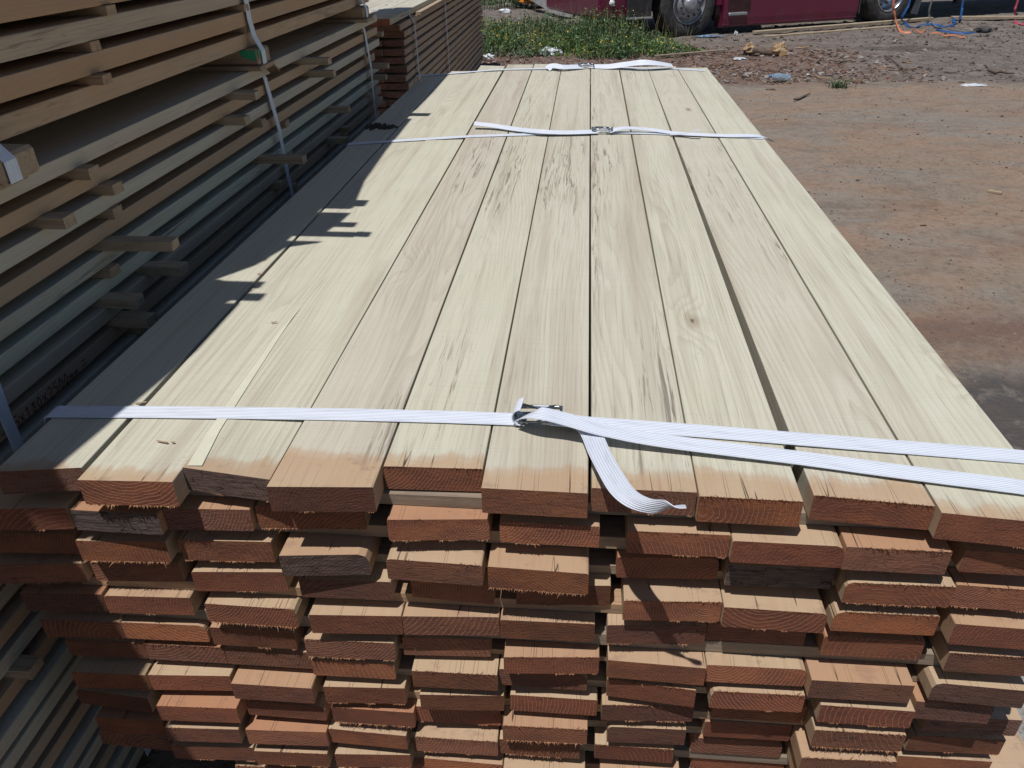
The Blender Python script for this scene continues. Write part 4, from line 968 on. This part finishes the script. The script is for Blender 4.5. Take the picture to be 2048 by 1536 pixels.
# bottle
w = NT('clear_plastic'); PLB = w.out((0.62, 0.80, 0.92), .08, w.bump(w.noise(w.n('TexCoord').outputs['Object'], 45, 3), .6, .004), **{'Transmission Weight': .75, 'IOR': 1.35})
m = MB(); m.lathe([(0, 0), (.040, 0), (.046, .01), (.046, .06), (.041, .07), (.046, .08), (.046, .16), (.038, .20), (.016, .235), (.015, .255), (.0, .256)], (0, 0, 0), (1, 0, 0), (0, 0, 1), 20)
for k in range(len(m.v)):
    v = Vector(m.v[k]); kk = 1 - .35 * max(0, noise.noise(v * 18)); m.v[k] = (v.x, v.y * kk, v.z * kk)
bo = empty('plastic_bottle', gp(1578, 156, .048), 2.6 + math.pi * 0); tag(bo, 'crushed clear blue-tinted water bottle on the bark litter', 'bottle'); bo.rotation_euler = (0, -.15, 3.5)
m.build('body', [PLB], bo)
m = MB(); m.lathe([(0, .255), (.017, .255), (.017, .275), (0, .275)], (0, 0, 0), (1, 0, 0), (0, 0, 1), 16); m.build('cap', [simple('blue_cap', (.05, .2, .5), None, 5, .4)], bo)
WHT = simple('white_litter', (0.70, 0.73, 0.76), (0.52, 0.56, 0.60), 14, .5, .7, 30, .006); BLU = simple('blue_litter', (0.20, 0.30, 0.42), (0.13, 0.2, 0.28), 14, .5, .6, 30, .006)
lit = [((1100, 107), (.30, .20, .12), WHT, 'crumpled white plastic bag at the edge of the weeds', 'litter_bag', 'bag'),
       ((1481, 116), (.16, .10, .025), WHT, 'flat white scrap on the dirt left of the split log', 'paper_scrap', 'litter'),
       ((977, 113), (.14, .10, .07), WHT, 'small white crumpled scrap beside the far pack corner', 'paper_scrap', 'litter'),
       ((1030, 106), (.16, .06, .04), BLU, 'bluish scrap in the weeds near the far pack', 'plastic_scrap', 'litter'),
       ((1420, 70), (.46, .12, .05), BLU, 'flattened blue-grey plastic piece beside the front truck wheel', 'plastic_scrap', 'litter'),
       ((1472, 67), (.06, .05, .08), WHT, 'tiny white crumpled scrap under the truck skirt', 'paper_scrap', 'litter'),
       ((1950, 163), (.30, .14, .02), WHT, 'flat clear plastic scrap on the dirt at right', 'plastic_scrap', 'litter'),
       ((1617, 145), (.04, .03, .03), WHT, 'bright white pebble-like scrap right of the bottle', 'paper_scrap', 'litter'),
       ((1543, 170), (.11, .035, .02), LOGB, 'small flat grey stick beside the bottle', 'stick', 'stick'),
       ((1515, 108), (.10, .07, .05), LOGB, 'small dark lump in front of the split log', 'bark_piece', 'bark'),
       ((1115, 25), (.07, .05, .05), WHT, 'white scrap under the curved grey beam', 'paper_scrap', 'litter'),
       ((1010, 21), (.3, .14, .08), WHT, 'white rubbish among the bushes at back left', 'litter_bag', 'litter')]
for i, (pp, d, mt, lab, nm, ct) in enumerate(lit):
    tag(lump(nm, gp(*pp, d[2] * .35), d, mt, 20 + i, .9, 14, 8, 3.0), lab, ct)
STK = simple('dry_stick', (0.075, 0.055, 0.042), (0.14, 0.10, 0.075), 30, .9)
for i, (a_, b_, r_, lab) in enumerate([((1590, 195), (1622, 182), .012, 'bent dark stick on the red dirt below the bottle'), ((1668, 122), (1712, 120), .012, 'dark crooked stick lying right of the log'),
                                     ((1978, 140), (2030, 146), .018, 'dark branch on the dirt near the right edge'), ((1888, 140), (1915, 141), .009, 'thin dark twig left of the dark branch'),
                                     ((1590, 93), (1624, 94), .010, 'pale thin stick behind and right of the split log'), ((1770, 112), (1815, 138), .010, 'thin slanting twig in the rough soil'), ((1632, 150), (1660, 156), .007, 'small pale twig near the grass tuft')]):
    A = gp(*a_, r_); B = gp(*b_, r_); m = MB(); rg = random.Random(i)
    m.tube([A.lerp(B, t) + Vector((0, rg.uniform(-.03, .03), rg.uniform(0, .02))) for t in (0, .25, .5, .75, 1)], [r_, r_ * 1.1, r_, r_ * .8, r_ * .4], 6)
    tag(m.build('stick', [STK if i not in (4, 6) else CHIP]), lab, 'stick', 'sticks on the dirt')
# curved grey beam, orange sheet, post
CON = simple('grey_beam', (0.33, 0.33, 0.33), (0.22, 0.22, 0.23), 6, .85, .5, 30, .01)
pts = smooth_path([gp(1010, 0, .75), gp(1044, 12, .42), gp(1080, 22, .27), gp(1115, 30, .17), gp(1150, 35, .12)], 5)
m = MB(); m.ribbon([(p, Vector((0, .3, 1))) for p in pts], .22, .12); tag(m.build('curved_beam', [CON]), 'long curved grey beam lying in the bushes at the back', 'beam')
ORG = simple('orange_sheet', (0.75, 0.28, 0.03), (0.6, 0.2, 0.03), 6, .6)
pp = gp(1085, 12, .25); tag(lump('orange_sheet', pp, (1.5, .5, .45), ORG, 5, .4), 'orange sheet behind the curved grey beam', 'sheet')
# grass tuft on the dirt
def make_leaf(name, c1, c2):
    w = NT(name); tc = w.n('TexCoord').outputs['Object']
    f = w.noise(tc, 2.6, 3, .6); f2 = w.noise(tc, 60, 2, .5)
    c = w.mix(w.ss(f, .35, .65), c1, c2); c = w.mix(w.ss(f2, .45, .8, 0, .5), c, (c2[0] * 1.6 + .05, c2[1] * 1.35, c2[2]))
    return w.out(c, .55, None, **{'Transmission Weight': 0.0})
LEAF = make_leaf('weed_leaf', (0.034, 0.092, 0.038), (0.085, 0.160, 0.040)); DRY = simple('dry_stalk', (0.30, 0.26, 0.13), (0.2, 0.17, 0.08), 9, .8)
YEL = simple('yellow_petal', (0.80, 0.52, 0.02), (0.85, 0.62, 0.06), 9, .6); GRN2 = make_leaf('pale_weed', (0.080, 0.135, 0.065), (0.13, 0.18, 0.09))
def blade(m, p, h, lean, az, w_, mi):
    d = Vector((math.cos(az), math.sin(az), 0)); s_ = Vector((-d.y, d.x, 0)) * w_ / 2
    a = p; b = p + d * lean * .35 + Vector((0, 0, h * .6)); c = p + d * lean + Vector((0, 0, h))
    m.add([a - s_, a + s_, b + s_ * .8, b - s_ * .8, c], [(0, 1, 2, 3), (3, 2, 4)], mi)
def leafq(m, c, sz, rg, mi):
    n_ = Vector((rg.gauss(0, 1), rg.gauss(0, 1), rg.gauss(.6, .8))).normalized(); t = n_.orthogonal().normalized(); t = Matrix.Rotation(rg.uniform(0, 6.28), 3, n_) @ t; b = n_.cross(t)
    m.add([c - t * sz, c + b * sz * .38, c + t * sz, c - b * sz * .38], [(0, 1, 2, 3)], mi)
m = MB(); rg = random.Random(5); tc_ = gp(1680, 166, 0)
for _ in range(70): blade(m, tc_ + Vector((rg.gauss(0, .05), rg.gauss(0, .03), 0)), rg.uniform(.05, .13), rg.uniform(.06, .20), rg.uniform(0, 6.28), .010, rg.choice((0, 1)))
tag(m.build('grass_tuft', [LEAF, GRN2]), 'small green grass tuft sprouting in the rough soil right of the bottle', 'grass')
# weed bed
def inweed(x, y):
    px = x; d = noise.noise(Vector((x * .9, y * .9, 4.0)))
    main = ((x + .05) / 2.3) ** 2 + ((y - 13.5) / 1.55) ** 2 < 1 + .5 * d
    if x < -.2 and 13.1 < y < 13.75 and x > -1.1: return 0.25 * main
    if 16.2 < y < 18.1: return 0.10
    return 1.0 if main else 0.0
m = MB(); mf = MB(); rg = random.Random(9)
def hmax(x, y):
    h = .19 + .26 * (noise.noise(Vector((x * 1.1, y * 1.1, 9))) + .5)
    if x > -.1 and x < .9 and y > 13.0: h += .16
    if x > .8: h *= max(.22, 1 - (x - .8) * .9)
    return max(.06, h * min(1, .45 + (y - 11.9) * .5))
cnt = 0
for _ in range(16000):
    x = rg.uniform(-2.6, 2.9); y = rg.uniform(11.9, 15.2)
    if rg.random() > inweed(x, y): continue
    if x > .65 and y > 13.8 - 1.1 * (x - .65): continue
    if noise.noise(Vector((x * 2.3, y * 2.6, 14.0))) < rg.uniform(-.55, .12): continue
    h = hmax(x, y) * rg.uniform(.35, 1.1); z = ghz(x, y); p = Vector((x, y, z)); cnt += 1
    mi = 2 if rg.random() < .06 else (1 if noise.noise(Vector((x * 1.6, y * 1.6, 1))) > .22 else 0)
    blade(m, p, h, rg.uniform(.02, .14), rg.uniform(0, 6.28), rg.uniform(.005, .014), mi)
    for _k in range(3): leafq(m, p + Vector((rg.gauss(0, .04), rg.gauss(0, .04), h * rg.uniform(.25, 1.0))), rg.uniform(.012, .034), rg, 0 if mi == 2 else mi)
    fl = noise.noise(Vector((x * .8 + 3, y * .8, 6))) + (.25 if x > .5 else 0) + (.3 if x < -1.2 else 0)
    if fl > .05 and rg.random() < .13:
        c = p + Vector((rg.gauss(0, .02), rg.gauss(0, .02), h * rg.uniform(.8, 1.1)))
        for q in range(2): leafq(mf, c + Vector((rg.gauss(0, .006), 0, rg.gauss(0, .004))), rg.uniform(.010, .019), rg, 0)
for _ in range(260):
    x = rg.uniform(-2.0, 2.2); y = rg.uniform(12.2, 14.3)
    if inweed(x, y) < .9 or (x > .75 and y > 14.0 - .9 * (x - .75)): continue
    blade(m, Vector((x, y, ghz(x, y))), rg.uniform(.3, .75) * (1 if x < 1.3 else .6), rg.uniform(.02, .25), rg.uniform(0, 6.28), .004, 2)
tag(m.build('weeds', [LEAF, GRN2, DRY]), 'knee-high green weeds growing between the stacks and the truck', 'weeds', kind='stuff')
tag(mf.build('wildflowers', [YEL]), 'small yellow flowers scattered over the weeds', 'flowers', kind='stuff')
# bushes further back
m = MB(); rg = random.Random(21)
for _ in range(11000):
    x = rg.uniform(-5, 1.4); y = rg.uniform(18.7, 23)
    if x < -.2 and y < 19.4 + .35 * (x + 1): continue
    d = noise.noise(Vector((x * .7, y * .7, 2)))
    if d < -.25: continue
    h = (.30 + .7 * (d + .3)) * rg.uniform(.2, 1.0); p = Vector((x, y, ghz(x, y)))
    mi = 1 if noise.noise(Vector((x, y, 8))) > .15 else 0
    leafq(m, p + Vector((0, 0, h)), rg.uniform(.03, .075), rg, mi)
    if rg.random() < .35: blade(m, p, h, .1, rg.uniform(0, 6.28), .012, mi)
tag(m.build('undergrowth', [LEAF, GRN2]), 'tangled green undergrowth behind the weeds and the curved beam', 'undergrowth', kind='stuff')
# bark chips and gravel
def scatter(name, mats, fn, n, seed, szr, flat, label, cat, gen):
    m = MB(); rg = random.Random(seed)
    for _ in range(n):
        x, y = gen(rg)
        if fn(x, y) < rg.random(): continue
        s_ = rg.uniform(*szr) * (1.8 if rg.random() < .06 else 1); z = ghz(x, y)
        rot = Matrix.Rotation(rg.uniform(0, 3.14), 3, 'Z') @ Matrix.Rotation(rg.gauss(0, .22), 3, 'X') @ Matrix.Rotation(rg.gauss(0, .22), 3, 'Y')
        a, b, c = s_ * rg.uniform(.8, 2.2), s_ * rg.uniform(.35, .9), s_ * flat * rg.uniform(.6, 1.4)
        vs = [rot @ Vector((sx * a / 2 * rg.uniform(.6, 1.1), sy * b / 2 * rg.uniform(.6, 1.1), sz * c / 2)) + Vector((x, y, z + c * .3)) for sx in (-1, 1) for sy in (-1, 1) for sz in (-1, 1)]
        m.add(vs, [(0, 1, 3, 2), (4, 6, 7, 5), (0, 4, 5, 1), (2, 3, 7, 6), (1, 5, 7, 3)], rg.randrange(len(mats)))
    return tag(m.build(name, mats), label, cat, kind='stuff')
CH = [simple('bark_chip_red', (0.17, 0.075, 0.048), (0.11, 0.055, 0.04), 9, .85), simple('bark_chip_tan', (0.25, 0.16, 0.105), (0.17, 0.105, 0.07), 9, .85), simple('bark_chip_dark', (0.07, 0.05, 0.04), (0.11, 0.08, 0.06), 9, .9), simple('bark_chip_grey', (0.30, 0.27, 0.25), (0.2, 0.18, 0.17), 9, .85)]
scatter('bark_chips', CH, lambda x, y: max(0, min(1, 1.15 - max(0, x - 2.6) * .55)) * (1 if y > 10.15 + .15 * noise.noise(Vector((x * 2, 0, 0))) else 0) * (.6 + noise.noise(Vector((x * 2, y * 2, 0)))), 10500, 31, (.012, .045), .28,
        'reddish bark chips littering the soil beyond the near stack', 'bark chips', lambda r: (r.uniform(-2.4, 5.0), 10.1 + 2.6 * r.random() ** 1.3))
scatter('soil_clods', [CH[2], CH[3], CH[2]], lambda x, y: .35 + .7 * noise.noise(Vector((x * 1.1, y * 1.6, 5))), 7500, 32, (.008, .034), .5,
        'dark clods, twigs and stones scattered over the rough soil', 'clods', lambda r: (r.uniform(1.5, 10), r.uniform(10.2, 16.2)))
scatter('track_grit', [CH[2], CH[0], CH[3]], lambda x, y: .35 + .9 * noise.noise(Vector((x * .9, y * 1.6, 3))), 14000, 33, (.003, .011), .5,
        'small grit and crumbs on the smooth reddish track', 'grit', lambda r: (r.uniform(.8, 7), r.uniform(.9, 10)))
